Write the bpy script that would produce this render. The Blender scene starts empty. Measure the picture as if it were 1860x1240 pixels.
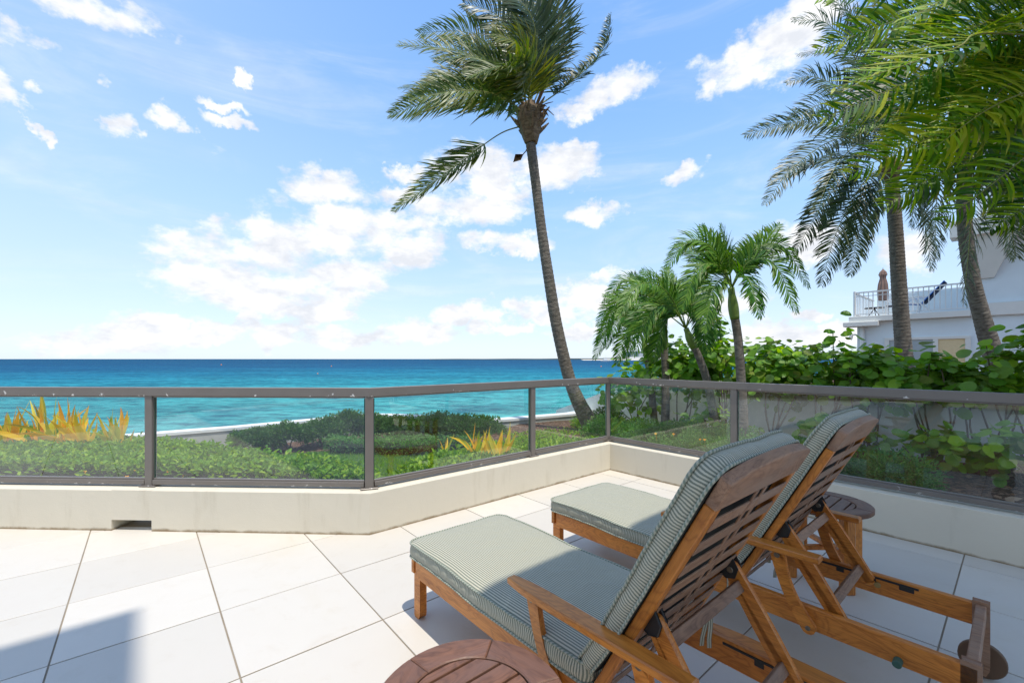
import bpy, math, random
import numpy as np
from mathutils import Vector, Matrix, noise as mnoise

rnd = random.Random(7)
nr = np.random.RandomState(11)
R = math.radians
sc = bpy.context.scene
col = sc.collection

# ------------------------------------------------------------------ camera, light, exposure
F = 785.0; CX = 930.0; HY = 651.5; CH = 1.3
cam_d = bpy.data.cameras.new('camera'); cam = bpy.data.objects.new('camera', cam_d); col.objects.link(cam)
cam.location = (0, 0, CH); cam.rotation_euler = (R(90), 0, 0)
cam_d.sensor_width = 36.0; cam_d.lens = F/1860*36; cam_d.shift_y = 31.5/1860
cam_d.clip_start = 0.05; cam_d.clip_end = 20000
sc.camera = cam

SUN_EL = R(71); SUN_AZ = (0.505, -0.863)
EXPOSURE = 0.63
SKY = 0.13
sun_d = bpy.data.lights.new('sun', 'SUN'); sun_d.energy = 2.7; sun_d.angle = R(0.53); sun_d.color = (1.0, 0.94, 0.84)
sun = bpy.data.objects.new('sun', sun_d); col.objects.link(sun)
sv = Vector((math.cos(SUN_EL)*SUN_AZ[0], math.cos(SUN_EL)*SUN_AZ[1], math.sin(SUN_EL)))
sun.rotation_euler = (-sv).to_track_quat('-Z', 'Y').to_euler(); sun.location = (0, 0, 30)
sc.view_settings.view_transform = 'Standard'; sc.view_settings.look = 'None'
sc.view_settings.exposure = EXPOSURE; sc.view_settings.gamma = 1.0; sc.view_settings.use_curve_mapping = False

# node helper
class NT:
    def __init__(s, tree): s.t = tree; s.n = tree.nodes; s.l = tree.links
    def new(s, typ, **kw):
        n = s.n.new(typ)
        for k, v in kw.items():
            if k.startswith('i_'):
                key = k[2:]; key = int(key) if key.isdigit() else key.replace('_', ' ')
                s.set(n, key, v)
            else: setattr(n, k, v)
        return n
    def set(s, n, key, v):
        if isinstance(v, bpy.types.NodeSocket): s.l.new(v, n.inputs[key])
        else: n.inputs[key].default_value = v
    def math(s, op, a, b=0.0, c=None, clamp=False):
        n = s.n.new('ShaderNodeMath'); n.operation = op; n.use_clamp = clamp
        s.set(n, 0, a); s.set(n, 1, b)
        if c is not None: s.set(n, 2, c)
        return n.outputs[0]
    def vmath(s, op, a, b=None):
        n = s.n.new('ShaderNodeVectorMath'); n.operation = op; s.set(n, 0, a)
        if b is not None: s.set(n, 1, b)
        return n
    def mix(s, f, a, b, blend='MIX'):
        n = s.n.new('ShaderNodeMix'); n.data_type = 'RGBA'; n.blend_type = blend
        s.set(n, 0, f); s.set(n, 6, a); s.set(n, 7, b); return n.outputs[2]
    def ramp(s, f, stops, interp='LINEAR'):
        n = s.n.new('ShaderNodeValToRGB'); s.set(n, 0, f); r = n.color_ramp; r.interpolation = interp
        while len(r.elements) > len(stops): r.elements.remove(r.elements[-1])
        while len(r.elements) < len(stops): r.elements.new(0.5)
        for e, (p, c) in zip(r.elements, stops):
            e.position = p; e.color = c if len(c) == 4 else (*c, 1)
        return n.outputs[0]
    def noise(s, vec, scale, detail=3, rough=.5, dist=0.0):
        n = s.n.new('ShaderNodeTexNoise'); 
        if vec is not None: s.set(n, 'Vector', vec)
        s.set(n, 'Scale', scale); s.set(n, 'Detail', detail); s.set(n, 'Roughness', rough); s.set(n, 'Distortion', dist)
        return n.outputs[0]

# ------------------------------------------------------------------ world
w = bpy.data.worlds.new('World'); sc.world = w; w.use_nodes = True
T = NT(w.node_tree); T.n.clear()
out = T.new('ShaderNodeOutputWorld'); bg = T.new('ShaderNodeBackground')
T.l.new(bg.outputs[0], out.inputs[0]); bg.inputs[1].default_value = SKY
sky = T.new('ShaderNodeTexSky', sky_type='NISHITA'); sky.sun_disc = False
sky.sun_elevation = SUN_EL; sky.sun_rotation = math.atan2(SUN_AZ[0], SUN_AZ[1]); sky.air_density = 1.0; sky.dust_density = .6; sky.ozone_density = 1.5
tc = T.new('ShaderNodeTexCoord'); D = tc.outputs['Generated']
sep = T.new('ShaderNodeSeparateXYZ', i_0=D)
az = T.math('ARCTAN2', sep.outputs[0], sep.outputs[1]); el = T.math('ARCSINE', sep.outputs[2])
aev = T.new('ShaderNodeCombineXYZ', i_0=az, i_1=el).outputs[0]
wob = T.new('ShaderNodeTexNoise'); T.set(wob, 'Vector', D); T.set(wob, 'Scale', 7.0); T.set(wob, 'Detail', 5.0); T.set(wob, 'Roughness', .6)
wv = T.vmath('SUBTRACT', wob.outputs[1], (.5, .5, .5)).outputs[0]
wv = T.vmath('MULTIPLY', wv, (.20, .11, 0)).outputs[0]
wob2 = T.new('ShaderNodeTexNoise'); T.set(wob2, 'Vector', D); T.set(wob2, 'Scale', 22.0); T.set(wob2, 'Detail', 5.0); T.set(wob2, 'Roughness', .65)
wv = T.vmath('ADD', wv, T.vmath('MULTIPLY', T.vmath('SUBTRACT', wob2.outputs[1], (.5, .5, .5)).outputs[0], (.07, .05, 0)).outputs[0]).outputs[0]
aew = T.vmath('ADD', aev, wv).outputs[0]
CL = [(170,18,130,36),(55,88,62,30),(15,175,55,30),(55,243,20,15),(200,222,36,24),(295,208,40,22),(395,178,54,12),(430,118,18,13),(430,218,45,12),
 (625,338,88,32),(470,468,150,44),(655,430,150,48),(470,525,175,34),(730,450,80,42),(610,495,130,36),(275,585,70,28),(130,622,150,26),(350,610,85,15),(452,580,28,14),
 (570,572,85,20),(505,615,55,20),(625,612,85,22),(765,604,95,24),(850,565,60,16),(935,555,42,16),(915,590,45,12),(840,375,95,42),(880,320,90,48),
 (1015,300,70,46),(1030,262,48,14),(905,442,80,20),(1080,388,62,20),(1230,310,44,20),(1105,165,85,30),(1060,195,52,20),(1340,125,85,42),(1425,75,80,60),(1480,15,70,40),
 (90,628,110,18),(250,600,80,24),(400,600,70,16),(500,560,60,14),(700,615,70,16),(1050,600,60,12),(520,430,90,30),(420,500,80,30),(800,330,40,24),(1060,550,85,32),(1125,510,40,20),(1190,560,80,30),(1440,452,80,36),(1500,575,50,10),(1630,455,70,38),(1525,612,60,16),(1400,610,60,20),(1300,560,80,24),(735,315,34,14),(720,345,30,16),(1660,560,60,30)]
KS = 1.17/(SKY*2**EXPOSURE)
blobs = []
for px, py, rx, ry in CL:
    x, z = (px-CX)/F, (HY-py)/F; d = math.sqrt(1+x*x)
    a_ = math.atan(x); e_ = math.atan(z/d)
    blobs.append((a_, e_, 1.12*rx/F/(1+x*x), 1.15*ry/F/d/(1+(z/d)**2)))
r2 = random.Random(3)
for k in range(16):
    a_ = r2.uniform(1.0, 5.28); a_ = a_-2*math.pi if a_ > math.pi else a_
    blobs.append((a_, r2.uniform(.08, 1.1), r2.uniform(.12, .35), r2.uniform(.04, .12)))
g = None
for a_, e_, ra, re in blobs:
    v = T.vmath('SUBTRACT', aew, (a_, e_, 0)).outputs[0]
    v = T.vmath('MULTIPLY', v, (1/ra, 1/re, 0)).outputs[0]
    dd = T.vmath('DOT_PRODUCT', v, v).outputs['Value']
    q = T.math('SUBTRACT', 1.0, dd)
    g = q if g is None else T.math('MAXIMUM', g, q)
g = T.math('MAXIMUM', g, -1.0)
strv = T.vmath('MULTIPLY', D, (1, 1, 2.0)).outputs[0]
n1 = T.noise(strv, 9, 8, .62); n2 = T.noise(strv, 3.2, 4, .5)
dens = T.math('MULTIPLY_ADD', T.math('SUBTRACT', n1, .5), 4.3, T.math('ADD', g, .08))
dens = T.math('ADD', dens, T.math('MULTIPLY', T.math('SUBTRACT', n2, .5), .8))
cmask = T.new('ShaderNodeMapRange', interpolation_type='SMOOTHSTEP', i_Value=dens, i_1=-.15, i_2=1.0).outputs[0]
cir = T.noise(T.vmath('MULTIPLY', D, (1.2, 1.2, 5.0)).outputs[0], 2.0, 6, .6, .8)
cirm = T.new('ShaderNodeMapRange', interpolation_type='SMOOTHSTEP', i_Value=cir, i_1=.45, i_2=.8, i_3=0, i_4=.35).outputs[0]
cmask = T.math('MAXIMUM', cmask, cirm)
shn = T.noise(T.vmath('ADD', strv, (.0, .0, .03)).outputs[0], 14, 5, .6)
ccol = T.mix(T.new('ShaderNodeMapRange', i_Value=shn, i_1=.35, i_2=.6).outputs[0], tuple(x*KS for x in (.71, .74, .80))+(1,), tuple(x*KS for x in (.96, .96, .97))+(1,))
hsv = T.new('ShaderNodeHueSaturation', i_Saturation=1.1, i_Value=1.25, i_Color=sky.outputs[0]).outputs[0]
skn = T.new('ShaderNodeMapRange', i_Value=el, i_1=0.0, i_2=1.2).outputs[0]
grad = T.ramp(skn, [(0, tuple(x*KS for x in (.70, .81, .95))), (.10, tuple(x*KS for x in (.56, .73, .96))), (.25, tuple(x*KS for x in (.38, .63, .97))), (.45, tuple(x*KS for x in (.25, .49, .93))), (1.0, tuple(x*KS for x in (.13, .31, .78)))])
hz = T.new('ShaderNodeMapRange', interpolation_type='SMOOTHSTEP', i_Value=T.math('ADD', az, T.math('MULTIPLY', el, .35)), i_1=.25, i_2=-1.1, i_3=0.0, i_4=.42).outputs[0]
grad = T.mix(hz, grad, tuple(x*KS for x in (.66, .80, .99))+(1,))
hsv = T.mix(.82, hsv, grad)
# sky grows paler toward the horizon and toward the hazy west side
T.l.new(T.mix(cmask, hsv, ccol), bg.inputs[0])

# ------------------------------------------------------------------ helpers
TH = R(40.4); UA = Vector((math.cos(TH), math.sin(TH), 0)); UB = Vector((-math.sin(TH), math.cos(TH), 0))
def ab(a, b, z=0.0): return Vector((UA.x*a+UB.x*b, UA.y*a+UB.y*b, z))
def P(px, py, Y): return Vector(((px-CX)*Y/F, Y, CH-(py-HY)*Y/F))

def tag(o, label=None, cat=None, group=None, kind=None):
    if label: o['label'] = label
    if cat: o['category'] = cat
    if group: o['group'] = group
    if kind: o['kind'] = kind
    return o
def empty(name, loc=(0, 0, 0), rz=0.0, parent=None):
    o = bpy.data.objects.new(name, None); col.objects.link(o); o.location = loc; o.rotation_euler = (0, 0, rz)
    o.empty_display_size = .1
    if parent: o.parent = parent
    return o

class MB:
    """collects geometry; per-vertex vector attribute gc"""
    def __init__(s): s.v = []; s.f = []; s.g = []
    def add(s, vs, fs, gs=None):
        o = len(s.v); s.v += [tuple(v) for v in vs]
        s.g += [tuple(x) for x in gs] if gs is not None else [tuple(v) for v in vs]
        s.f += [tuple(i+o for i in f) for f in fs]
    def box(s, c, size, M=None, bev=.003, off=None, grain=0):
        hx, hy, hz = [x/2 for x in size]; b = min(bev, hx*.9, hy*.9, hz*.9)
        off = off if off is not None else (rnd.uniform(0, 50), rnd.uniform(0, 50), rnd.uniform(0, 50))
        vs = []; idx = {}
        for sx in (-1, 1):
            for sy in (-1, 1):
                for sz in (-1, 1):
                    for ax in range(3):
                        p = [sx*(hx-b), sy*(hy-b), sz*(hz-b)]
                        p[ax] = (sx*hx, sy*hy, sz*hz)[ax]
                        idx[(sx, sy, sz, ax)] = len(vs); vs.append(Vector(p))
        fs = []
        for ax in range(3):
            o1, o2 = [a for a in range(3) if a != ax]
            for sg in (-1, 1):
                q = []
                for (p1, p2) in ((-1, -1), (1, -1), (1, 1), (-1, 1)):
                    k = [0, 0, 0]; k[ax] = sg; k[o1] = p1; k[o2] = p2; q.append(idx[(*k, ax)])
                fs.append(q)
            for p1 in (-1, 1):
                for p2 in (-1, 1):
                    k0 = [0, 0, 0]; k0[ax] = -1; k0[o1] = p1; k0[o2] = p2
                    k1 = list(k0); k1[ax] = 1
                    fs.append([idx[(*k0, o1)], idx[(*k1, o1)], idx[(*k1, o2)], idx[(*k0, o2)]])
        for sx in (-1, 1):
            for sy in (-1, 1):
                for sz in (-1, 1): fs.append([idx[(sx, sy, sz, a)] for a in range(3)])
        # orient outwards
        ff = []
        for f in fs:
            n = (vs[f[1]]-vs[f[0]]).cross(vs[f[2]]-vs[f[0]]); cc = sum((vs[i] for i in f), Vector())/len(f)
            ff.append(f if n.dot(cc) > 0 else f[::-1])
        order = [(0, 1, 2), (1, 2, 0), (2, 0, 1)][grain]
        gs = [tuple(v[order[i]]+off[i] for i in range(3)) for v in vs]
        c = Vector(c)
        if M is not None: vs = [M @ v + c for v in vs]
        else: vs = [v+c for v in vs]
        s.add(vs, ff, gs)
    def bar(s, p0, p1, wd, th, up=(0, 0, 1), bev=.003):
        """board from p0 to p1; wd along (dir x up), th along up-ish"""
        p0 = Vector(p0); p1 = Vector(p1); d = (p1-p0); L = d.length; x = d.normalized()
        y = Vector(up).cross(x).normalized(); z = x.cross(y)
        M = Matrix((x, y, z)).transposed()
        s.box((p0+p1)/2, (L, wd, th), M, bev)
    def prism(s, poly, h0, h1, M=None, c=(0, 0, 0), bev=0.0, goff=None, cell=None):
        """poly in local xy (ccw), extruded z from h0 to h1"""
        off = goff or (rnd.uniform(0, 50), rnd.uniform(0, 50), rnd.uniform(0, 50)); n = len(poly); vs = []; c = Vector(c)
        cen = Vector((sum(p[0] for p in poly)/n, sum(p[1] for p in poly)/n))
        def ins(b):
            r_ = []
            for i in range(n):
                p = Vector(poly[i][:2]); a = Vector(poly[i-1][:2]); d = Vector(poly[(i+1) % n][:2])
                e1 = (p-a); e2 = (d-p)
                if e1.length < 1e-6 or e2.length < 1e-6: r_.append(p); continue
                n1 = Vector((-e1.y, e1.x)).normalized(); n2 = Vector((-e2.y, e2.x)).normalized()
                m = n1+n2
                if m.length < .3: r_.append(p+n1*b); continue
                m.normalize(); k = max(.4, m.dot(n1)); r_.append(p+m*b/k)
            return r_
        levels = [(0, h0), (0, h1)] if not bev else [(bev, h0), (0, h0+bev), (0, h1-bev), (bev, h1)]
        for b, h in levels:
            for p in ins(b): vs.append(Vector((p[0], p[1], h)))
        fs = [list(range(n))[::-1]]
        m = len(levels)
        for k in range(m-1):
            for i in range(n):
                j = (i+1) % n; fs.append([k*n+i, k*n+j, (k+1)*n+j, (k+1)*n+i])
        fs.append([(m-1)*n+i for i in range(n)])
        gs = [(v.x+off[0], v.y+off[1], v.z+off[2]) for v in vs]
        vs = [(M @ v if M is not None else v)+c for v in vs]
        s.add(vs, fs, gs)
    def tube(s, pts, rad, n=8, cap=True, gfun=None):
        pts = [Vector(p) for p in pts]; m = len(pts); rr = rad if hasattr(rad, '__len__') else [rad]*m
        vs = []; gs = []; prev = None; L = 0; off = rnd.uniform(0, 50)
        for i, p in enumerate(pts):
            t = (pts[min(i+1, m-1)]-pts[max(i-1, 0)]).normalized()
            if prev is None:
                a = Vector((0, 0, 1)) if abs(t.z) < .9 else Vector((1, 0, 0)); u = t.cross(a).normalized()
            else: u = (prev-t*prev.dot(t)).normalized()
            prev = u; v = t.cross(u)
            if i: L += (p-pts[i-1]).length
            for k in range(n):
                an = 2*math.pi*k/n
                vs.append(p+(u*math.cos(an)+v*math.sin(an))*rr[i]); gs.append((L+off, math.cos(an)*rr[i], math.sin(an)*rr[i]))
        fs = []
        for i in range(m-1):
            for k in range(n):
                j = (k+1) % n; fs.append([i*n+k, i*n+j, (i+1)*n+j, (i+1)*n+k])
        if cap: fs.append(list(range(n))[::-1]); fs.append([(m-1)*n+k for k in range(n)])
        s.add(vs, fs, gs)
    def cyl(s, c, axis, r, h, n=16, bev=.002):
        ax = Vector(axis).normalized(); c = Vector(c)
        s.tube([c-ax*h/2, c-ax*(h/2-bev), c+ax*(h/2-bev), c+ax*h/2], [r-bev, r, r, r-bev], n)
    def build(s, name, mat, parent=None, smooth=False, loc=None, rz=None):
        me = bpy.data.meshes.new(name); me.from_pydata(s.v, [], s.f)
        a = me.attributes.new('gc', 'FLOAT_VECTOR', 'POINT'); a.data.foreach_set('vector', np.array(s.g, dtype=np.float32).ravel())
        me.materials.append(mat)
        if smooth: me.polygons.foreach_set('use_smooth', [True]*len(me.polygons))
        me.update()
        o = bpy.data.objects.new(name, me); col.objects.link(o)
        if parent: o.parent = parent
        if loc is not None: o.location = loc
        if rz is not None: o.rotation_euler = (0, 0, rz)
        return o

def fast(name, V, Fa, G, mat, parent=None, smooth=False):
    """V (n,3); Fa list of int arrays (k,m); G (n,3) attribute"""
    me = bpy.data.meshes.new(name); V = np.asarray(V, dtype=np.float32)
    me.vertices.add(len(V)); me.vertices.foreach_set('co', V.ravel())
    loops = np.concatenate([f.ravel() for f in Fa]); tot = np.concatenate([np.full(len(f), f.shape[1]) for f in Fa])
    st = np.concatenate([[0], np.cumsum(tot)[:-1]])
    me.loops.add(len(loops)); me.loops.foreach_set('vertex_index', loops.astype(np.int32))
    me.polygons.add(len(tot)); me.polygons.foreach_set('loop_start', st.astype(np.int32)); me.polygons.foreach_set('loop_total', tot.astype(np.int32))
    me.update(calc_edges=True)
    a = me.attributes.new('gc', 'FLOAT_VECTOR', 'POINT'); a.data.foreach_set('vector', np.asarray(G, dtype=np.float32).ravel())
    me.materials.append(mat)
    if smooth: me.polygons.foreach_set('use_smooth', [True]*len(me.polygons))
    o = bpy.data.objects.new(name, me); col.objects.link(o)
    if parent: o.parent = parent
    return o

def linkobj(name, me, parent, M=None, loc=None):
    o = bpy.data.objects.new(name, me); col.objects.link(o)
    if parent: o.parent = parent
    if M is not None: o.matrix_local = M
    if loc is not None: o.location = loc
    return o
def children(o): return [c for c in bpy.data.objects if c.parent == o]

# ------------------------------------------------------------------ materials
def mat(name):
    m = bpy.data.materials.new(name); m.use_nodes = True; t = NT(m.node_tree); t.n.clear()
    o = t.new('ShaderNodeOutputMaterial'); p = t.new('ShaderNodeBsdfPrincipled'); t.l.new(p.outputs[0], o.inputs[0])
    return m, t, p, o
def attr(t, name='gc'): return t.new('ShaderNodeAttribute', attribute_name=name).outputs['Vector']
def bump(t, p, h, strength=.3, dist=.01):
    b = t.new('ShaderNodeBump', i_Strength=strength, i_Distance=dist, i_Height=h); t.l.new(b.outputs[0], p.inputs['Normal'])

def wood(name, dark, light, rough=.42, wear=None, scale=1.0, sat=0.0):
    m, t, p, o = mat(name); g = attr(t)
    st = t.vmath('MULTIPLY', g, (2.2*scale, 26*scale, 26*scale)).outputs[0]
    wv_ = t.noise(t.vmath('MULTIPLY', g, (3*scale, 9*scale, 9*scale)).outputs[0], 1.0, 3, .6, 1.2)
    rings = t.math('FRACT', t.math('MULTIPLY', wv_, 9.0))
    rings = t.math('POWER', t.math('ABSOLUTE', t.math('SUBTRACT', rings, .5)), 2.0)
    fine = t.noise(t.vmath('MULTIPLY', g, (14, 380, 380)).outputs[0], 1.0, 2, .6)
    base = t.noise(st, 1.0, 4, .65)
    f = t.math('ADD', t.math('MULTIPLY', base, .9), t.math('MULTIPLY', rings, 1.1), clamp=True)
    f = t.new('ShaderNodeMapRange', i_Value=f, i_1=.3, i_2=.85).outputs[0]
    c = t.mix(f, (*light, 1), (*dark, 1))
    c = t.mix(t.math('MULTIPLY', t.new('ShaderNodeMapRange', i_Value=fine, i_1=.52, i_2=.72).outputs[0], .45), c, (dark[0]*.45, dark[1]*.42, dark[2]*.4, 1))
    if wear:
        wn = t.noise(t.vmath('MULTIPLY', g, (3, 12, 12)).outputs[0], 1.0, 5, .6)
        c = t.mix(t.new('ShaderNodeMapRange', i_Value=wn, i_1=.42, i_2=.65, i_3=0, i_4=.85).outputs[0], c, (*wear, 1))
    info = t.new('ShaderNodeObjectInfo').outputs['Random']
    c = t.new('ShaderNodeHueSaturation', i_Color=c, i_Value=t.math('MULTIPLY_ADD', info, .3, .86), i_Saturation=1.0).outputs[0]
    t.set(p, 'Base Color', c); t.set(p, 'Roughness', t.math('MULTIPLY_ADD', base, .25, rough-.1))
    bump(t, p, t.math('ADD', fine, base), .35, .0012)
    return m
M_TEAK = wood('oiled_teak', (.36, .105, .014), (.66, .245, .040), .36)
M_TEAKW = wood('weathered_teak', (.17, .082, .045), (.38, .21, .12), .55, wear=(.29, .19, .135))
M_TABLE = wood('brown_teak', (.085, .038, .022), (.21, .095, .052), .42, wear=(.15, .08, .058))

m, t, p, o = mat('striped_fabric'); g = attr(t); sp = t.new('ShaderNodeSeparateXYZ', i_0=g)
s_ = t.math('FRACT', t.math('DIVIDE', sp.outputs[0], .0098))
s_ = t.math('ABSOLUTE', t.math('SUBTRACT', s_, .5))
s_ = t.new('ShaderNodeMapRange', i_Value=s_, i_1=.21, i_2=.29).outputs[0]
wve = t.noise(t.vmath('MULTIPLY', g, (900, 900, 900)).outputs[0], 1.0, 1)
c = t.mix(s_, (.60, .555, .42, 1), (.175, .19, .14, 1))
c = t.mix(t.math('MULTIPLY', wve, .35), c, (.2, .22, .18, 1))
t.set(p, 'Base Color', c); t.set(p, 'Roughness', .9); t.set(p, 'Sheen Weight', .15)
wr = t.noise(t.new('ShaderNodeTexCoord').outputs['Object'], 9, 4, .55, .6)
bump(t, p, t.math('ADD', t.math('MULTIPLY', wr, 6), t.math('MULTIPLY', wve, .2)), .5, .004)
M_FAB = m
m, t, p, o = mat('striped_piping'); g = attr(t); sp = t.new('ShaderNodeSeparateXYZ', i_0=g)
s_ = t.math('FRACT', t.math('ADD', t.math('DIVIDE', sp.outputs[0], .016), t.math('MULTIPLY', sp.outputs[1], 60.0)))
s_ = t.new('ShaderNodeMapRange', i_Value=t.math('ABSOLUTE', t.math('SUBTRACT', s_, .5)), i_1=.2, i_2=.3).outputs[0]
t.set(p, 'Base Color', t.mix(s_, (.42, .42, .33, 1), (.20, .24, .19, 1))); t.set(p, 'Roughness', .9)
M_PIPE = m

def stucco(name, colr, var=.12, rough=.85, bs=.5, scale=140, dirt=None):
    m, t, p, o = mat(name); oc = t.new('ShaderNodeTexCoord').outputs['Object']
    a = t.noise(oc, 2.3, 6, .6); c = t.mix(t.new('ShaderNodeMapRange', i_Value=a, i_1=.3, i_2=.75).outputs[0], (*colr, 1), tuple(x*(1-var) for x in colr)+(1,))
    if dirt:
        stv_ = t.noise(t.vmath('MULTIPLY', oc, (7, 7, 1.1)).outputs[0], 1.0, 5, .65)
        c = t.mix(t.new('ShaderNodeMapRange', i_Value=stv_, i_1=.56, i_2=.72, i_3=0, i_4=.30).outputs[0], c, (colr[0]*.62, colr[1]*.58, colr[2]*.5, 1))
        z = t.new('ShaderNodeSeparateXYZ', i_0=t.new('ShaderNodeNewGeometry').outputs['Position']).outputs[2]
        dn = t.noise(oc, 9, 5, .65)
        mk = t.math('MULTIPLY', t.new('ShaderNodeMapRange', i_Value=t.math('ADD', z, t.math('MULTIPLY', dn, .06)), i_1=.035, i_2=.0).outputs[0], .0)
        mk2 = t.math('ADD', mk, t.new('ShaderNodeMapRange', i_Value=t.math('MULTIPLY_ADD', dn, .045, z), i_1=.045, i_2=.026, i_3=0, i_4=.9).outputs[0])
        c = t.mix(mk2, c, (*dirt, 1))
    t.set(p, 'Base Color', c); t.set(p, 'Roughness', rough)
    bump(t, p, t.math('ADD', t.noise(oc, scale, 3, .6), t.math('MULTIPLY', t.noise(oc, 12, 3), 2.0)), bs, .002)
    return m
M_WALL = stucco('cream_stucco', (.66, .605, .49), .05, dirt=(.22, .15, .07))
M_SEAWALL = stucco('grey_seawall_paint', (.55, .56, .53), .25)
M_CAP = stucco('white_cap_paint', (.85, .85, .84), .08)
M_WHITE = stucco('white_render', (.76, .76, .73), .08)
M_NEIGH = stucco('boundary_wall_paint', (.84, .85, .81), .18)
M_BLUE = stucco('pale_blue_render', (.72, .79, .82), .06)
M_TRIM = stucco('off_white_trim', (.76, .75, .70), .08)

# tiles
m, t, p, o = mat('cream_tile'); oc = t.new('ShaderNodeNewGeometry').outputs['Position']
info = t.new('ShaderNodeObjectInfo').outputs['Random']
a = t.noise(oc, 3.0, 6, .6); st_ = t.noise(oc, 1.1, 5, .65, .5)
c = t.mix(a, (.635, .595, .53, 1), (.60, .56, .495, 1))
c = t.mix(t.new('ShaderNodeMapRange', i_Value=st_, i_1=.56, i_2=.78, i_3=0, i_4=.5).outputs[0], c, (.58, .51, .39, 1))
vv = t.noise(t.vmath('MULTIPLY', oc, (1, 1, 1)).outputs[0], 6.5, 7, .72, .6)
c = t.mix(t.new('ShaderNodeMapRange', i_Value=vv, i_1=.55, i_2=.72, i_3=0, i_4=.28).outputs[0], c, (.52, .45, .35, 1))
sg = t.noise(oc, 55, 3, .7)
c = t.mix(t.new('ShaderNodeMapRange', i_Value=sg, i_1=.70, i_2=.78, i_3=0, i_4=.35).outputs[0], c, (.45, .38, .30, 1))
c = t.new('ShaderNodeHueSaturation', i_Color=c, i_Value=t.math('MULTIPLY_ADD', info, .11, .93)).outputs[0]
t.set(p, 'Base Color', c); t.set(p, 'Roughness', t.math('MULTIPLY_ADD', a, .25, .30)); t.set(p, 'Specular IOR Level', .35)
bump(t, p, t.noise(oc, 40, 4, .6), .12, .001)
M_TILE = m
m, t, p, o = mat('brown_grout'); oc = t.new('ShaderNodeNewGeometry').outputs['Position']
t.set(p, 'Base Color', t.mix(t.noise(oc, 5, 4), (.22, .17, .11, 1), (.38, .33, .26, 1))); t.set(p, 'Roughness', .95)
M_GROUT = m

# railing metal
m, t, p, o = mat('bronze_aluminium'); oc = t.new('ShaderNodeTexCoord').outputs['Object']
c = t.mix(t.noise(oc, 6, 4), (.16, .14, .125, 1), (.21, .19, .17, 1)); c0 = c
g = attr(t); gs = t.new('ShaderNodeSeparateXYZ', i_0=g)
chip = t.noise(oc, 16, 4, .65); 
mk = t.new('ShaderNodeMapRange', i_Value=t.math('ADD', chip, t.math('MULTIPLY', gs.outputs[2], -3.2)), i_1=.60, i_2=.61).outputs[0]
mk = t.math('MULTIPLY', mk, gs.outputs[0])
c = t.mix(mk, c, (.62, .60, .57, 1))
t.set(p, 'Base Color', c); t.set(p, 'Roughness', .42); t.set(p, 'Metallic', .25)
bump(t, p, t.noise(oc, 90, 2), .08, .001)
M_METAL = m
# glass
m, t, p, o = mat('tinted_pane'); t.n.remove(p)
tr = t.new('ShaderNodeBsdfTransparent', i_0=(.968, .985, .976, 1)); gl = t.new('ShaderNodeBsdfGlossy', i_0=(1, 1, 1, 1)); gl.inputs['Roughness'].default_value = .0
fr = t.new('ShaderNodeFresnel', i_0=1.52).outputs[0]; bf = t.new('ShaderNodeNewGeometry').outputs['Backfacing']
fc = t.math('MULTIPLY', t.math('MULTIPLY', fr, 2.4), t.math('SUBTRACT', 1.0, bf), clamp=True)
mx = t.new('ShaderNodeMixShader', i_0=fc); t.l.new(tr.outputs[0], mx.inputs[1]); t.l.new(gl.outputs[0], mx.inputs[2])
df = t.new('ShaderNodeBsdfDiffuse', i_0=(.7, .7, .66, 1)); oc = t.new('ShaderNodeNewGeometry').outputs['Position']
dm = t.new('ShaderNodeMapRange', i_Value=t.noise(t.vmath('MULTIPLY', oc, (1, 1, .6)).outputs[0], 3.0, 6, .7), i_1=.45, i_2=.8, i_3=.004, i_4=.028).outputs[0]
mx2 = t.new('ShaderNodeMixShader', i_0=dm); t.l.new(mx.outputs[0], mx2.inputs[1]); t.l.new(df.outputs[0], mx2.inputs[2]); t.l.new(mx2.outputs[0], o.inputs[0])
M_GLASS = m
m, t, p, o = mat('green_pane_edge'); t.set(p, 'Base Color', (.03, .10, .07, 1)); t.set(p, 'Roughness', .2); M_GEDGE = m

def plain(name, c, rough=.5, metal=0.0, nz=None):
    m, t, p, o = mat(name)
    oc = t.new('ShaderNodeTexCoord').outputs['Object']
    t.set(p, 'Base Color', t.mix(t.noise(oc, nz or 20, 4), (*c, 1), tuple(x*.82 for x in c)+(1,))); t.set(p, 'Roughness', rough); t.set(p, 'Metallic', metal); return m
M_UNDER = plain('shade_dark_fabric', (.035, .04, .036), .95)  # dark fabric, taken near black to carry the deep shade behind the slats
M_BLACK = plain('black_bracket', (.02, .02, .02), .45)
M_STEEL = plain('dull_bolt', (.25, .22, .17), .4, .8)
M_GREENK = plain('green_knob', (.05, .13, .10), .5)
M_BRASS = plain('brass_bolt', (.45, .33, .14), .35, .9)
M_RUBBER = plain('wheel_wood', (.16, .09, .05), .6)
M_CHROME = plain('white_metal_paint', (.78, .78, .76), .4)
M_DARKGL = plain('dark_window', (.05, .06, .07), .08)
M_GREYGL = plain('grey_window', (.42, .47, .50), .15)
M_YELLB = plain('yellow_blind', (.78, .62, .36), .8)
M_TAUPE = plain('taupe_canvas', (.30, .19, .15), .9)
M_BLUEF = plain('blue_sling', (.03, .17, .60), .8)
M_NAVY = plain('navy_sling', (.02, .025, .06), .8)
M_FAR = plain('hazy_concrete', (.42, .45, .48), .8)  # distance haze put into the pale tone
M_FARD = plain('distant_glass', (.16, .23, .30), .3)
M_SHORE = plain('distant_scrub', (.12, .16, .15), .9)
M_SAND = plain('pale_sand', (.62, .56, .46), .9)
M_BOAT = plain('boat_white', (.8, .8, .8), .5)
M_ORANGE = plain('buoy_orange', (.75, .22, .05), .5)
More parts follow.
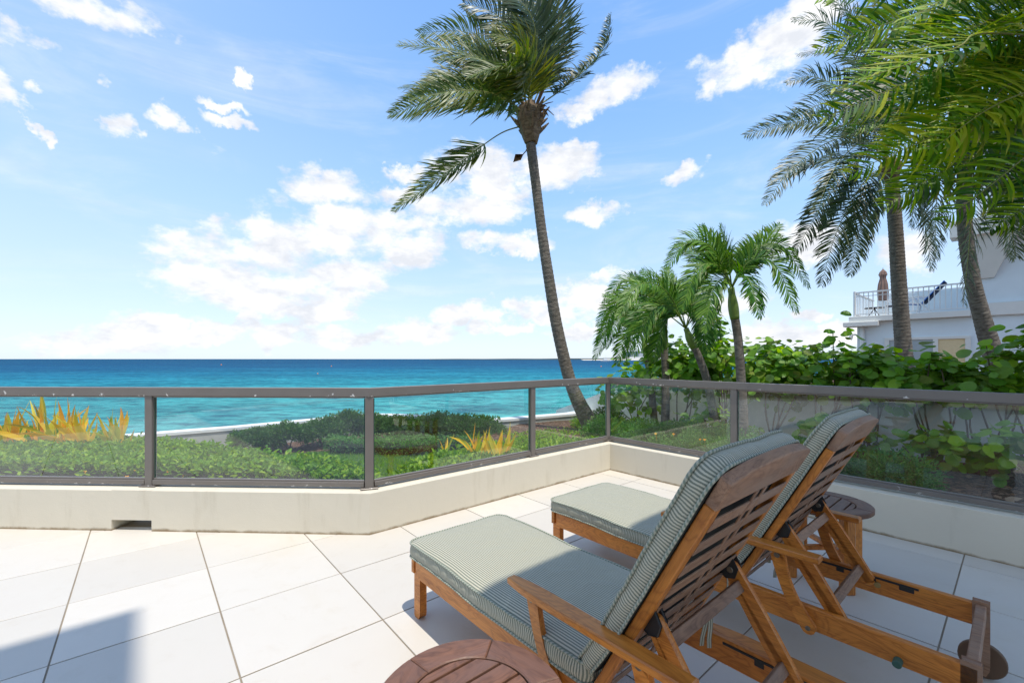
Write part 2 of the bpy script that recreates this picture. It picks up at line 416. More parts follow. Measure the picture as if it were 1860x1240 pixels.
M_ROOFR = plain('red_roof_tile', (.45, .14, .10), .8)

def leafmat(name, cols, gloss=.35, trans=.3, tip=None, spec=.5):
    """gc.x random per leaf, gc.y along blade"""
    m, t, p, o = mat(name); g = attr(t); sp = t.new('ShaderNodeSeparateXYZ', i_0=g)
    inf = t.new('ShaderNodeObjectInfo').outputs['Random']
    rv = t.math('FRACT', t.math('ADD', sp.outputs[0], inf))
    n = len(cols); gloss = gloss+.10; spec = spec*.55; c = t.ramp(rv, [(i/(n-1), cc) for i, cc in enumerate(cols)])
    if tip: c = t.mix(t.math('MULTIPLY', t.new('ShaderNodeMapRange', i_Value=sp.outputs[1], i_1=.6, i_2=1.0).outputs[0], t.new('ShaderNodeMapRange', i_Value=sp.outputs[2], i_1=.45, i_2=1.0).outputs[0]), c, (*tip, 1))
    t.set(p, 'Base Color', c); t.set(p, 'Roughness', gloss); t.set(p, 'Specular IOR Level', spec)
    tl = t.new('ShaderNodeBsdfTranslucent', i_0=t.new('ShaderNodeHueSaturation', i_Color=c, i_Saturation=1.15, i_Value=1.7, i_Hue=.49).outputs[0])
    mx = t.new('ShaderNodeMixShader', i_0=trans); t.l.new(p.outputs[0], mx.inputs[1]); t.l.new(tl.outputs[0], mx.inputs[2]); t.l.new(mx.outputs[0], o.inputs[0])
    return m
M_COCO = leafmat('coconut_leaf', [(0.04, 0.085, 0.016), (0.11, 0.17, 0.018), (0.05, 0.1, 0.022), (0.24, 0.25, 0.03), (0.06, 0.12, 0.024), (0.19, 0.22, 0.03)], .32, .28, tip=(.30, .22, .08), spec=.7)
M_COCO2 = leafmat('grey_green_leaf', [(0.035, 0.07, 0.024), (0.055, 0.1, 0.032), (0.03, 0.06, 0.024), (0.1, 0.14, 0.04), (0.045, 0.085, 0.03)], .30, .25, tip=(.26, .20, .12), spec=.8)
M_COCON = leafmat('bright_palm_leaf', [(0.02, 0.085, 0.006), (0.05, 0.16, 0.008), (0.028, 0.11, 0.008), (0.30, 0.48, 0.012), (0.05, 0.13, 0.01), (0.12, 0.26, 0.012), (0.4, 0.44, 0.03), (0.03, 0.1, 0.008)], .36, .40, tip=(.42, .33, .10), spec=.55)
M_ADON = leafmat('green_palm_leaf', [(0.03, 0.11, 0.015), (0.07, 0.2, 0.02), (0.035, 0.13, 0.015), (0.16, 0.3, 0.03), (0.05, 0.16, 0.018)], .33, .3, tip=(.20, .17, .06), spec=.6)
M_HEDGE = leafmat('hedge_leaf', [(0.09, 0.22, 0.012), (0.2, 0.38, 0.02), (0.1, 0.24, 0.012), (0.34, 0.48, 0.03), (0.14, 0.3, 0.016), (0.07, 0.18, 0.014)], .35, .35)
M_SHRUB = leafmat('dark_shrub_leaf', [(0.04, 0.11, 0.022), (0.08, 0.19, 0.035), (0.045, 0.13, 0.025), (0.13, 0.26, 0.04)], .35, .25)
M_GCOV = leafmat('ground_shrub_leaf', [(0.06, 0.17, 0.045), (0.12, 0.27, 0.06), (0.07, 0.2, 0.05), (0.2, 0.36, 0.08)], .35, .3)
M_GRAPE = leafmat('sea_grape_leaf', [(0.08, 0.2, 0.02), (0.2, 0.42, 0.03), (0.1, 0.25, 0.03), (0.34, 0.54, 0.04), (0.15, 0.32, 0.05), (0.26, 0.38, 0.12), (0.12, 0.27, 0.02), (0.2, 0.24, 0.05), (0.18, 0.38, 0.03)], .30, .38)
M_YELL = leafmat('yellow_leaf', [(0.85, 0.5, 0.012), (0.92, 0.66, 0.03), (0.78, 0.38, 0.01), (0.93, 0.74, 0.12), (0.55, 0.52, 0.04), (0.30, 0.38, 0.04)], .45, .40, tip=(.62, .22, .03))
M_FLOWER = leafmat('orange_petal', [(.85, .45, .02), (.9, .3, .02), (.9, .6, .03)], .6, .3)
M_RACH = plain('yellow_green_stalk', (.22, .24, .045), .5)
M_RACHB = plain('brown_stalk', (.16, .09, .035), .8)
M_SHAFT = plain('green_crownshaft', (.17, .26, .04), .4)
M_STEM = plain('grey_brown_branch', (.16, .12, .085), .85)
M_CORE = plain('hedge_inner_shade', (.022, .032, .012), 1.0)  # near-black colour carries the shade inside the hedges

def trunkmat(name, c1, c2):
    m, t, p, o = mat(name); g = attr(t)
    a = t.noise(t.vmath('MULTIPLY', g, (30, 12, 12)).outputs[0], 1.0, 5, .65)
    sp = t.new('ShaderNodeSeparateXYZ', i_0=g)
    b = t.noise(t.vmath('MULTIPLY', g, (3, 3, 3)).outputs[0], 1.0, 4, .6)
    c = t.mix(t.new('ShaderNodeMapRange', i_Value=a, i_1=.35, i_2=.65).outputs[0], (*c1, 1), (*c2, 1))
    c = t.mix(t.math('MULTIPLY', b, .5), c, (c1[0]*.6, c1[1]*.6, c1[2]*.6, 1))
    t.set(p, 'Base Color', c); t.set(p, 'Roughness', .9); bump(t, p, a, .8, .02); return m
M_TRUNK = trunkmat('ringed_bark', (.10, .083, .065), (.27, .235, .19))
M_FIBRE = trunkmat('fibre_sheath', (.13, .08, .045), (.34, .24, .14))

# ground materials
m, t, p, o = mat('lawn_grass'); oc = t.new('ShaderNodeNewGeometry').outputs['Position']
t.set(p, 'Base Color', t.ramp(t.noise(oc, 30, 6, .7), [(.3, (.03, .08, .012)), (.5, (.07, .16, .02)), (.7, (.12, .22, .03))])); t.set(p, 'Roughness', .9)
bump(t, p, t.noise(oc, 120, 4, .7), 1.0, .03); M_LAWN = m
m, t, p, o = mat('bark_mulch'); oc = t.new('ShaderNodeNewGeometry').outputs['Position']
vo = t.new('ShaderNodeTexVoronoi', i_Vector=oc, i_Scale=38.0)
cc = t.new('ShaderNodeSeparateXYZ', i_0=vo.outputs['Color']).outputs[0]
t.set(p, 'Base Color', t.ramp(cc, [(0, (.045, .022, .012)), (.4, (.13, .065, .035)), (.75, (.22, .12, .075)), (1, (.34, .20, .13))])); t.set(p, 'Roughness', .95)
bump(t, p, t.math('ADD', cc, t.noise(oc, 90, 3)), 1.0, .03); M_MULCH = m
# sea
m, t, p, o = mat('sea_water'); pos = t.new('ShaderNodeNewGeometry').outputs['Position']
sp = t.new('ShaderNodeSeparateXYZ', i_0=pos)
dist = t.vmath('LENGTH', pos).outputs['Value']
patch = t.noise(t.vmath('MULTIPLY', pos, (.004, .016, 0)).outputs[0], 1.0, 4, .6)
ld = t.math('LOGARITHM', dist, 10.0)
ld = t.math('ADD', ld, t.math('MULTIPLY', t.math('SUBTRACT', patch, .5), .35))
ld = t.math('ADD', ld, t.math('MULTIPLY', t.new('ShaderNodeMapRange', i_Value=sp.outputs[0], i_1=-200.0, i_2=400.0).outputs[0], -.12))
c = t.ramp(t.new('ShaderNodeMapRange', i_Value=ld, i_1=1.3, i_2=3.3).outputs[0],
   [(0, (.17, .56, .48)), (.14, (.09, .48, .45)), (.30, (.03, .34, .38)), (.42, (.009, .19, .30)), (.55, (.004, .085, .21)), (.7, (.003, .055, .17)), (1, (.003, .045, .14))])
pd = t.noise(t.vmath('MULTIPLY', pos, (.05, .13, 0)).outputs[0], 1.0, 5, .65)
c = t.mix(t.new('ShaderNodeMapRange', i_Value=pd, i_1=.52, i_2=.72, i_3=0, i_4=.42).outputs[0], c, (.006, .085, .12, 1))
wvn = t.noise(t.vmath('MULTIPLY', pos, (.42, .62, 0)).outputs[0], 1.0, 4, .65, .4)
wv2 = t.noise(t.vmath('MULTIPLY', pos, (.07, .14, 0)).outputs[0], 1.0, 5, .7, .3)
wv3 = t.noise(t.vmath('MULTIPLY', pos, (1.4, 2.2, 0)).outputs[0], 1.0, 4, .7)
wv4 = t.noise(t.vmath('MULTIPLY', pos, (.010, .028, 0)).outputs[0], 1.0, 5, .7)
for nz, lo, up_ in ((wv4, .45, .30), (wv2, .55, .35), (wvn, .62, .40), (wv3, .40, .30)):
    c = t.mix(t.new('ShaderNodeMapRange', i_Value=nz, i_1=.36, i_2=.54, i_3=lo, i_4=0).outputs[0], c, (.002, .055, .105, 1))
    c = t.mix(t.new('ShaderNodeMapRange', i_Value=nz, i_1=.54, i_2=.74, i_3=0, i_4=up_).outputs[0], c, (.06, .36, .40, 1))
t.set(p, 'Base Color', c); t.set(p, 'Roughness', .9); t.set(p, 'Specular IOR Level', .0)
hh = t.math('ADD', t.math('MULTIPLY', wvn, .5), t.math('ADD', t.math('MULTIPLY', wv2, 3.0), t.math('MULTIPLY', wv3, .12)))
bump(t, p, hh, .8, .5)
glo = t.new('ShaderNodeBsdfGlossy', i_0=(.8, .9, 1, 1)); glo.inputs['Roughness'].default_value = .25; t.l.new(p.inputs['Normal'].links[0].from_socket, glo.inputs['Normal'])
mxs = t.new('ShaderNodeMixShader', i_0=.055); t.l.new(p.outputs[0], mxs.inputs[1]); t.l.new(glo.outputs[0], mxs.inputs[2]); t.l.new(mxs.outputs[0], o.inputs[0]); M_SEA = m

# ------------------------------------------------------------------ setting: sea, ground
SEA_Z = -3.2
mb = MB(); mb.add([(-9000, 6, SEA_Z), (9000, 6, SEA_Z), (9000, 9000, SEA_Z), (-9000, 9000, SEA_Z), (-9000, -9000, SEA_Z), (9000, -9000, SEA_Z)], [(0, 1, 2, 3), (4, 5, 1, 0)])
tag(mb.build('sea', M_SEA), kind='structure')

GZ = -.40
SW = [(-13.2, 4.4), (-6.78, 7.0), (-5.2, 8.15), (-3.29, 10.0), (-2.95, 9.95), (-1.25, 9.45), (-.417, 9.07), (1.42, 10.15), (2.7, 11.6), (4.2, 14.5)]
def grid_sheet(name, poly, z, m_, res=.25, amp=.02, kind='structure', seed=0):
    xs = [p_[0] for p_ in poly]; ys = [p_[1] for p_ in poly]
    nx = max(2, int((max(xs)-min(xs))/res)); ny = max(2, int((max(ys)-min(ys))/res))
    b = MB(); b.add([(p_[0], p_[1], z) for p_ in poly], [list(range(len(poly)))]); return tag(b.build(name, m_), kind=kind)
# land under the garden, terrace and neighbouring plots
land = [(-60, -60), (60, -60), (60, 40), (9, 40), (4.2, 14.5), (2.7, 11.6), (1.42, 10.15), (-.417, 9.07), (-1.25, 9.45), (-2.95, 9.95), (-3.29, 10.0), (-5.2, 8.15), (-6.78, 7.0), (-13.2, 4.4), (-60, -10)]
b = MB(); n_ = len(land)
b.add([(x, y, GZ) for x, y in land]+[(x, y, SEA_Z-1) for x, y in land], [list(range(n_))]+[[(i+1) % n_, i, i+n_, (i+1) % n_+n_] for i in range(n_)])
tag(b.build('ground', M_MULCH), kind='structure')
b = MB(); LZ = GZ+.03
lawn = [(-7.2, 6.6), (-4.6, 5.4), (-2.2, 4.4), (-1.3, 4.5), (.3, 6.0), (.9, 7.2), (.2, 7.9), (-1.2, 8.0), (-3.0, 8.0), (-4.8, 7.2), (-6.4, 6.75)]
b.prism(lawn, GZ+.004, LZ)
tag(b.build('lawn', M_LAWN), kind='structure')
# grass blades
gx = nr.uniform(-5.5, 1.0, 26000); gy = nr.uniform(5.0, 8.1, 26000)
def inpoly(x, y, poly):
    ins = np.zeros(len(x), bool); n = len(poly)
    for i in range(n):
        x1, y1 = poly[i]; x2, y2 = poly[(i+1) % n]
        c_ = ((y1 > y) != (y2 > y)) & (x < (x2-x1)*(y-y1)/(y2-y1+1e-12)+x1); ins ^= c_
    return ins
k = inpoly(gx, gy, lawn); gx = gx[k]; gy = gy[k]; n = len(gx)
V = np.zeros((n, 3, 3)); an = nr.uniform(0, 6.28, n); hgt = nr.uniform(.02, .05, n)
V[:, 0] = np.stack([gx-.004*np.cos(an), gy-.004*np.sin(an), np.full(n, LZ)], 1); V[:, 1] = np.stack([gx+.004*np.cos(an), gy+.004*np.sin(an), np.full(n, LZ)], 1)
V[:, 2] = np.stack([gx+nr.normal(0, .012, n), gy+nr.normal(0, .012, n), LZ+hgt], 1)
G = np.zeros((n, 3, 3)); G[:, :, 0] = nr.rand(n)[:, None]
tag(fast('grass', V.reshape(-1, 3), [np.arange(n*3).reshape(-1, 3)], G.reshape(-1, 3), M_HEDGE), 'short bright green lawn grass between hedge and sea wall', 'grass', kind='stuff')

# raised planting bed beside the right parapet
BZ = -.12
bed = [ab(4.3, 6.2), ab(4.3, -3.5), ab(8.7, -3.5), ab(8.7, 6.2), ab(6.5, 7.2)]
b = MB(); b.prism([(v.x, v.y) for v in bed], GZ+.01, BZ)
tag(b.build('planting_bed', M_MULCH), kind='structure')

# sea wall with white cap
sw = MB(); cp = MB()
for i in range(len(SW)-1):
    p0 = Vector((*SW[i], 0)); p1 = Vector((*SW[i+1], 0)); d = (p1-p0).normalized(); nn = Vector((-d.y, d.x, 0))
    q = [p0, p1, p1+nn*.24, p0+nn*.24]
    sw.prism([(v.x, v.y) for v in q], SEA_Z-.5, -.045); 
n = len(SW); outl = [Vector((*p_, 0)) for p_ in SW]; L_, R_ = [], []
for i in range(n):
    d = ((outl[min(i+1, n-1)]-outl[max(i-1, 0)])).normalized(); nn = Vector((-d.y, d.x, 0)); L_.append(outl[i]-nn*.02); R_.append(outl[i]+nn*.27)
zt = [0.0]*n
vs = [(*v.xy, -.04) for v in L_]+[(*v.xy, .012) for v in L_]+[(*v.xy, .012) for v in R_]+[(*v.xy, -.04) for v in R_]
fs = []
for i in range(n-1):
    for k in range(4):
        k2 = (k+1) % 4; fs.append([k*n+i, k*n+i+1, k2*n+i+1, k2*n+i][::-1])
cp.add(vs, fs)
swo = empty('sea_wall', (-6, 7, GZ)); swo.location = (0, 0, 0)
tag(swo, 'low grey sea wall with bright white top edging the garden', 'sea wall')
sw.build('wall', M_SEAWALL, swo); cp.build('coping', M_CAP, swo)

# ------------------------------------------------------------------ terrace
A_R = 4.156; B_D = 3.112
C1 = ab(1.267, B_D); C2 = ab(A_R, B_D)
LD = Vector((-math.cos(R(2.4)), math.sin(R(2.4)), 0))     # along the left wall, away from C1
LN = Vector((LD.y, -LD.x, 0)); LN = LN if LN.y > 0 else -LN
def clip(poly, n2, d):       # keep n.p <= d
    outp = []
    for i in range(len(poly)):
        p_, q_ = poly[i], poly[(i+1) % len(poly)]; sp_ = n2.dot(p_)-d; sq = n2.dot(q_)-d
        if sp_ <= 0: outp.append(p_)
        if sp_*sq < 0: outp.append(p_+(q_-p_)*(sp_/(sp_-sq)))
    return outp
b = MB()
slab = [C1+LD*9+LN*.12, C1+LN*.12, C2+UB*.12+UA*.12, ab(A_R+.12, -6.0), ab(-13, -6.0)]
ss = [(v.x, v.y) for v in slab][::-1]
ar = sum(ss[i][0]*ss[(i+1) % 5][1]-ss[(i+1) % 5][0]*ss[i][1] for i in range(5))
if ar < 0: ss = ss[::-1]
b.prism(ss, -.35, -.0045)
floor = tag(b.build('terrace_floor', M_GROUT), kind='structure')
PT = .608; gap = .0034
for i in range(-18, 8):
    for j in range(-13, 7):
        a0 = .299+PT*i; b0 = 2.67+PT*j
        poly = [ab(a0+gap, b0+gap), ab(a0+PT-gap, b0+gap), ab(a0+PT-gap, b0+PT-gap), ab(a0+gap, b0+PT-gap)]
        poly = clip(poly, UA, A_R+.08)
        if len(poly) < 3: continue
        if i == 1 and j == 0:
            full = poly
            pl1 = clip(clip(full, UA, 1.267), LN, LN.dot(C1)+.08); pl2 = clip(clip(full, -UA, -1.267), UB, B_D+.08); cen = ab(1.2, 2.9)
            tb = MB()
            for pq in (pl1, pl2): tb.prism([(v.x-cen.x, v.y-cen.y) for v in pq], -.004, 0)
            ob = tb.build('tile', M_TILE, floor); ob.location = (cen.x, cen.y, 0); continue
        if a0 < 1.2: poly = clip(poly, LN, LN.dot(C1)+.08)
        else: poly = clip(poly, UB, B_D+.08)
        if len(poly) < 3: continue
        cen = sum(poly, Vector())/len(poly)
        if cen.x < -8.2 or a0 < -10 or cen.y < -4.5: continue
        area = abs(sum(poly[k].x*poly[(k+1) % len(poly)].y-poly[(k+1) % len(poly)].x*poly[k].y for k in range(len(poly))))/2
        if area < .004: continue
        tb = MB(); tb.prism([(v.x-cen.x, v.y-cen.y) for v in poly], -.004, rnd.uniform(-.0006, .0006), bev=.0012)
        ob = tb.build('tile', M_TILE, floor); ob.location = (cen.x, cen.y, 0)

# parapet wall
PH = .308; WT = .22
def seg(mb_, p0, p1, z0, z1, nrm, th=WT):
    q = [p0, p1, p1+nrm*th, p0+nrm*th]; pl = [(v.x, v.y) for v in q]
    ar = sum(pl[i][0]*pl[(i+1) % 4][1]-pl[(i+1) % 4][0]*pl[i][1] for i in range(4))
    if ar < 0: pl = pl[::-1]
    mb_.prism(pl, z0, z1)
pw = MB()
def lseg(t_): return C1+LD*t_
t1 = (-2.72-C1.x)/LD.x; t2 = (-3.035-C1.x)/LD.x
# continuous polygon for diagonal + right + start of left (mitred)
def mit(pA, nA, pB, nB, th):
    # intersection of offset lines nA.p = nA.c+th, nB.p = nB.c+th
    c1 = nA.dot(pA)+th; c2 = nB.dot(pB)+th; det = nA.x*nB.y-nA.y*nB.x
    return Vector(((c1*nB.y-nA.y*c2)/det, (nA.x*c2-c1*nB.x)/det, 0))
def polywall(mb_, inner, outer, z0, z1, bev=0.0):
    pl = [(v.x, v.y) for v in inner]+[(v.x, v.y) for v in outer[::-1]]
    ar = sum(pl[i][0]*pl[(i+1) % len(pl)][1]-pl[(i+1) % len(pl)][0]*pl[i][1] for i in range(len(pl)))
    if ar < 0: pl = pl[::-1]
    mb_.prism(pl, z0, z1, bev=bev)
def offs(th):
    return mit(C1, LN, C1, UB, th), mit(C2, UB, C2, UA, th)
o1, o2 = offs(WT); endR = ab(A_R, -5.8)
polywall(pw, [lseg(t1), C1, C2, endR], [lseg(t1)+LN*WT, o1, o2, endR+UA*WT], -.38, PH, .004)
polywall(pw, [lseg(8.6), lseg(t2)], [lseg(8.6)+LN*WT, lseg(t2)+LN*WT], -.38, PH, .004)
polywall(pw, [lseg(t2), lseg(t1)], [lseg(t2)+LN*WT, lseg(t1)+LN*WT], .082, PH-.0005)
polywall(pw, [lseg(t2), lseg(t1)], [lseg(t2)+LN*WT, lseg(t1)+LN*WT], -.38, -.002)
tag(pw.build('parapet_wall', M_WALL), 'low cream stucco parapet wall with drain slot wrapping round the terrace', 'parapet')

# railing
rail = empty('glass_railing'); tag(rail, 'bronze aluminium railing with tinted glass panes on top of cream parapet', 'railing')
RO = .115; RT = 1.078
r1, r2_ = offs(RO)
segs = [(r1, LD, LN, [0, 1.72, 3.45, 5.2], 'L'), (r1, UA, UB, None, 'D'), (r2_, -UB, UA, None, 'R')]
Ldg = (r2_-r1).length
post_pts = []
def rot_of(d): return Matrix((d, Vector((-d.y, d.x, 0)), Vector((0, 0, 1)))).transposed()
def metal_box(name, c, size, d, chips=0.0):
    m_ = MB(); m_.box((0, 0, 0), size, None, .0025); 
    m_.g = [(chips, v[1], v[2]+size[2]/2) for v in m_.v]
    ob = m_.build(name, M_METAL, rail); ob.matrix_local = Matrix.Translation(c) @ rot_of(d).to_4x4(); return ob
def do_run(p0, d, nrm, stops, endpost=True, rw=.055):
    for i in range(len(stops)-1):
        s0, s1 = stops[i], stops[i+1]
        m0, m1 = s0+.033, s1-.033
        mid = p0+d*((m0+m1)/2)
        metal_box('bottom_rail', mid+Vector((0, 0, PH+.034)), (m1-m0, .050, .036), d, 0.6)
        metal_box('glazing_bead', mid+Vector((0, 0, PH+.058)), (m1-m0, .026, .014), d)
        metal_box('top_channel', mid+Vector((0, 0, RT-.072)), (m1-m0, .034, .012), d, .0)
        gpn = MB(); gpn.box((0, 0, 0), (m1-m0-.012, .008, RT-.078-PH-.060), None, .0006)
        ob = gpn.build('glass_pane', M_GLASS, rail); ob.matrix_local = Matrix.Translation(mid+Vector((0, 0, (RT-.078+PH+.060)/2))) @ rot_of(d).to_4x4()
        for sx in (m0+.004, m1-.004):
            eg = MB(); eg.box((0, 0, 0), (.004, .0084, RT-.08-PH-.066), None, .0003); ob = eg.build('glass_edge', M_GEDGE, rail)
            ob.matrix_local = Matrix.Translation(p0+d*sx+Vector((0, 0, (RT-.078+PH+.060)/2))) @ rot_of(d).to_4x4()
def post(c, d, wd=.058):
    metal_box('post', Vector((c.x, c.y, (PH+RT-.066)/2+.004)), (wd, .05, RT-.066-PH-.008), d)
    metal_box('base_plate', Vector((c.x, c.y, PH+.008)), (.13, .085, .008), d, 1.0)
    for sx in (-.045, .045):
        m_ = MB(); m_.cyl((c+d*sx+LN*0-Vector((0, 0, 0))+Vector((0, 0, PH+.016))), (0, 0, 1), .007, .01, 8); m_.build('bolt', M_STEEL, rail)
Lst = [0, 1.735, 3.47, 5.2, 6.93, 8.5]; Dst = [0, Ldg*.575, Ldg]; Rst = [0, 1.47, 3.66, 5.8]
do_run(r1, LD, LN, Lst); do_run(r1, UA, UB, Dst); do_run(r2_, -UB, UA, Rst)
post(r1, (LD*-1+UA).normalized(), .062)
for s0 in Lst[1:]: post(r1+LD*s0, -LD)
post(r1+UA*Dst[1], UA); post(r2_, (UA-UB).normalized(), .06)
for s0 in Rst[1:]: post(r2_-UB*s0, -UB)
# top rail: mitred extrusion
def toprail(pts, nrms, z0, z1, hw, name):
    for i in range(len(pts)-1):
        inner = [pts[i][0], pts[i+1][0]]; outer = [pts[i][1], pts[i+1][1]]
        m_ = MB(); polywall(m_, inner, outer, z0, z1, .003)
        m_.g = [(1.0, 0, (v[2]-z0)) for v in m_.v]
        m_.build(name, M_METAL, rail)
hw = .034
i1, i2 = offs(RO-hw); e1, e2 = offs(RO+hw)
lE = 8.55; rE = 6.6
toprail([(lseg(lE)+LN*(RO-hw), lseg(lE)+LN*(RO+hw)), (i1, e1)], None, RT-.066, RT, hw, 'top_rail')
toprail([(i1, e1), (i2, e2)], None, RT-.066, RT, hw, 'top_rail')
toprail([(i2, e2), (i2-UB*rE, e2-UB*rE)], None, RT-.066, RT, hw, 'top_rail')

# ------------------------------------------------------------------ the house behind the terrace
hs = empty('house'); tag(hs, 'white house with a high flat roof standing behind the terrace', 'house')
def abbox(name, a0, a1, b0, b1, z0, z1, m_, par, bev=.01):
    m2 = MB(); m2.prism([(v.x, v.y) for v in (ab(a0, b0), ab(a1, b0), ab(a1, b1), ab(a0, b1))], z0, z1, bev=bev); return m2.build(name, m_, par)
abbox('wall', -9, -1.6, -5.6, -5.0, -.002, 9.7, M_WHITE, hs)
abbox('roof', -9, -.623, -5.6, -.408, 9.75, 10.0, M_WHITE, hs)
for a0 in (-7.5, -4.6):
    abbox('window_frame', a0, a0+2.3, -4.998, -4.96, .02, 2.4, M_CHROME, hs, .004)
    for k in (0, 1): abbox('door_pane', a0+.08+k*1.1, a0+1.12+k*1.1, -4.958, -4.95, .1, 2.32, M_DARKGL, hs, .001)
cnp = empty('canopy'); tag(cnp, 'flat white slab on slim posts, added out of view to shade the right part of the terrace', 'canopy')  # unseen, added: casts the terrace shade, open posts let fill light in
abbox('slab', .648, 8.5, -3.1, -.217, 4.97, 5.12, M_WHITE, cnp)
for a0 in (1.0, 4.4): abbox('post', a0, a0+.16, -3.0, -2.84, -.002, 4.97, M_WHITE, cnp)

# ------------------------------------------------------------------ sun loungers
def bolt(mb_, c, axis, r=.009, h=.008): mb_.cyl(c, axis, r, h, 12, .0015)
BA = R(61.7); HU, HZ = 1.138, .305     # hinge
BD = Vector((math.cos(BA), 0, math.sin(BA))); BN = Vector((-math.sin(BA), 0, math.cos(BA)))   # BN points to the sitter
def bk(s, v, n): return Vector((HU, v, HZ))+BD*s+BN*n
VW = .285
def profile_board(mb_, pts2, v0, v1):
    """pts2: outline in (u,z), extruded across v from v0 to v1"""
    M_ = Matrix(((1, 0, 0), (0, 0, 1), (0, 1, 0)))
    pl = list(pts2); ar = sum(pl[i][0]*pl[(i+1) % len(pl)][1]-pl[(i+1) % len(pl)][0]*pl[i][1] for i in range(len(pl)))
    if ar > 0: pl = pl[::-1]
    n0 = len(mb_.f); mb_.prism(pl, v0, v1, M_, bev=.003)
def leg_outline(p0, p1, w0, w1, wm, bow=.0, n=9):
    """curved board outline between two points in (u,z), rounded ends"""
    p0 = Vector(p0); p1 = Vector(p1); d = (p1-p0); L = d.length; x = d/L; y = Vector((-x.y, x.x)); Lp, Rp = [], []
    for i in range(n):
        t_ = i/(n-1); w_ = (w0*(1-t_)+w1*t_)/2*(1-math.sin(math.pi*t_))+wm/2*math.sin(math.pi*t_)
        c_ = p0+x*L*t_+y*bow*math.sin(math.pi*t_); Lp.append(c_+y*w_); Rp.append(c_-y*w_)
    capN = 5; e0 = [p0+y*w0/2*math.cos(a_)-x*w0/2*math.sin(a_) for a_ in [math.pi*(k+1)/(capN+1) for k in range(capN)]]
    e1 = [p1-y*w1/2*math.cos(a_)+x*w1/2*math.sin(a_) for a_ in [math.pi*(k+1)/(capN+1) for k in range(capN)]]
    return Lp+e1[::1]+Rp[::-1]+e0[::-1]

def rrect(u0, u1, v0, v1, rf, rb, n=7, seg_=.03):
    """ccw outline in (u,v); rf radius at u0 end corners, rb at u1 end"""
    pts = []
    def arc(cu, cv, r, a0):
        for k in range(n+1):
            a_ = a0+math.pi/2*k/n; pts.append((cu+r*math.cos(a_), cv+r*math.sin(a_)))
    def line(p, q):
        L = math.dist(p, q); m_ = int(L/seg_)
        for k in range(1, m_): pts.append((p[0]+(q[0]-p[0])*k/m_, p[1]+(q[1]-p[1])*k/m_))
    arc(u1-rb, v1-rb, rb, 0); line((u1-rb, v1), (u0+rf, v1)); arc(u0+rf, v1-rf, rf, math.pi/2); line((u0, v1-rf), (u0, v0+rf))
    arc(u0+rf, v0+rf, rf, math.pi); line((u0+rf, v0), (u1-rb, v0)); arc(u1-rb, v0+rb, rb, 1.5*math.pi); line((u1, v0+rb), (u1, v1-rb))
    return pts
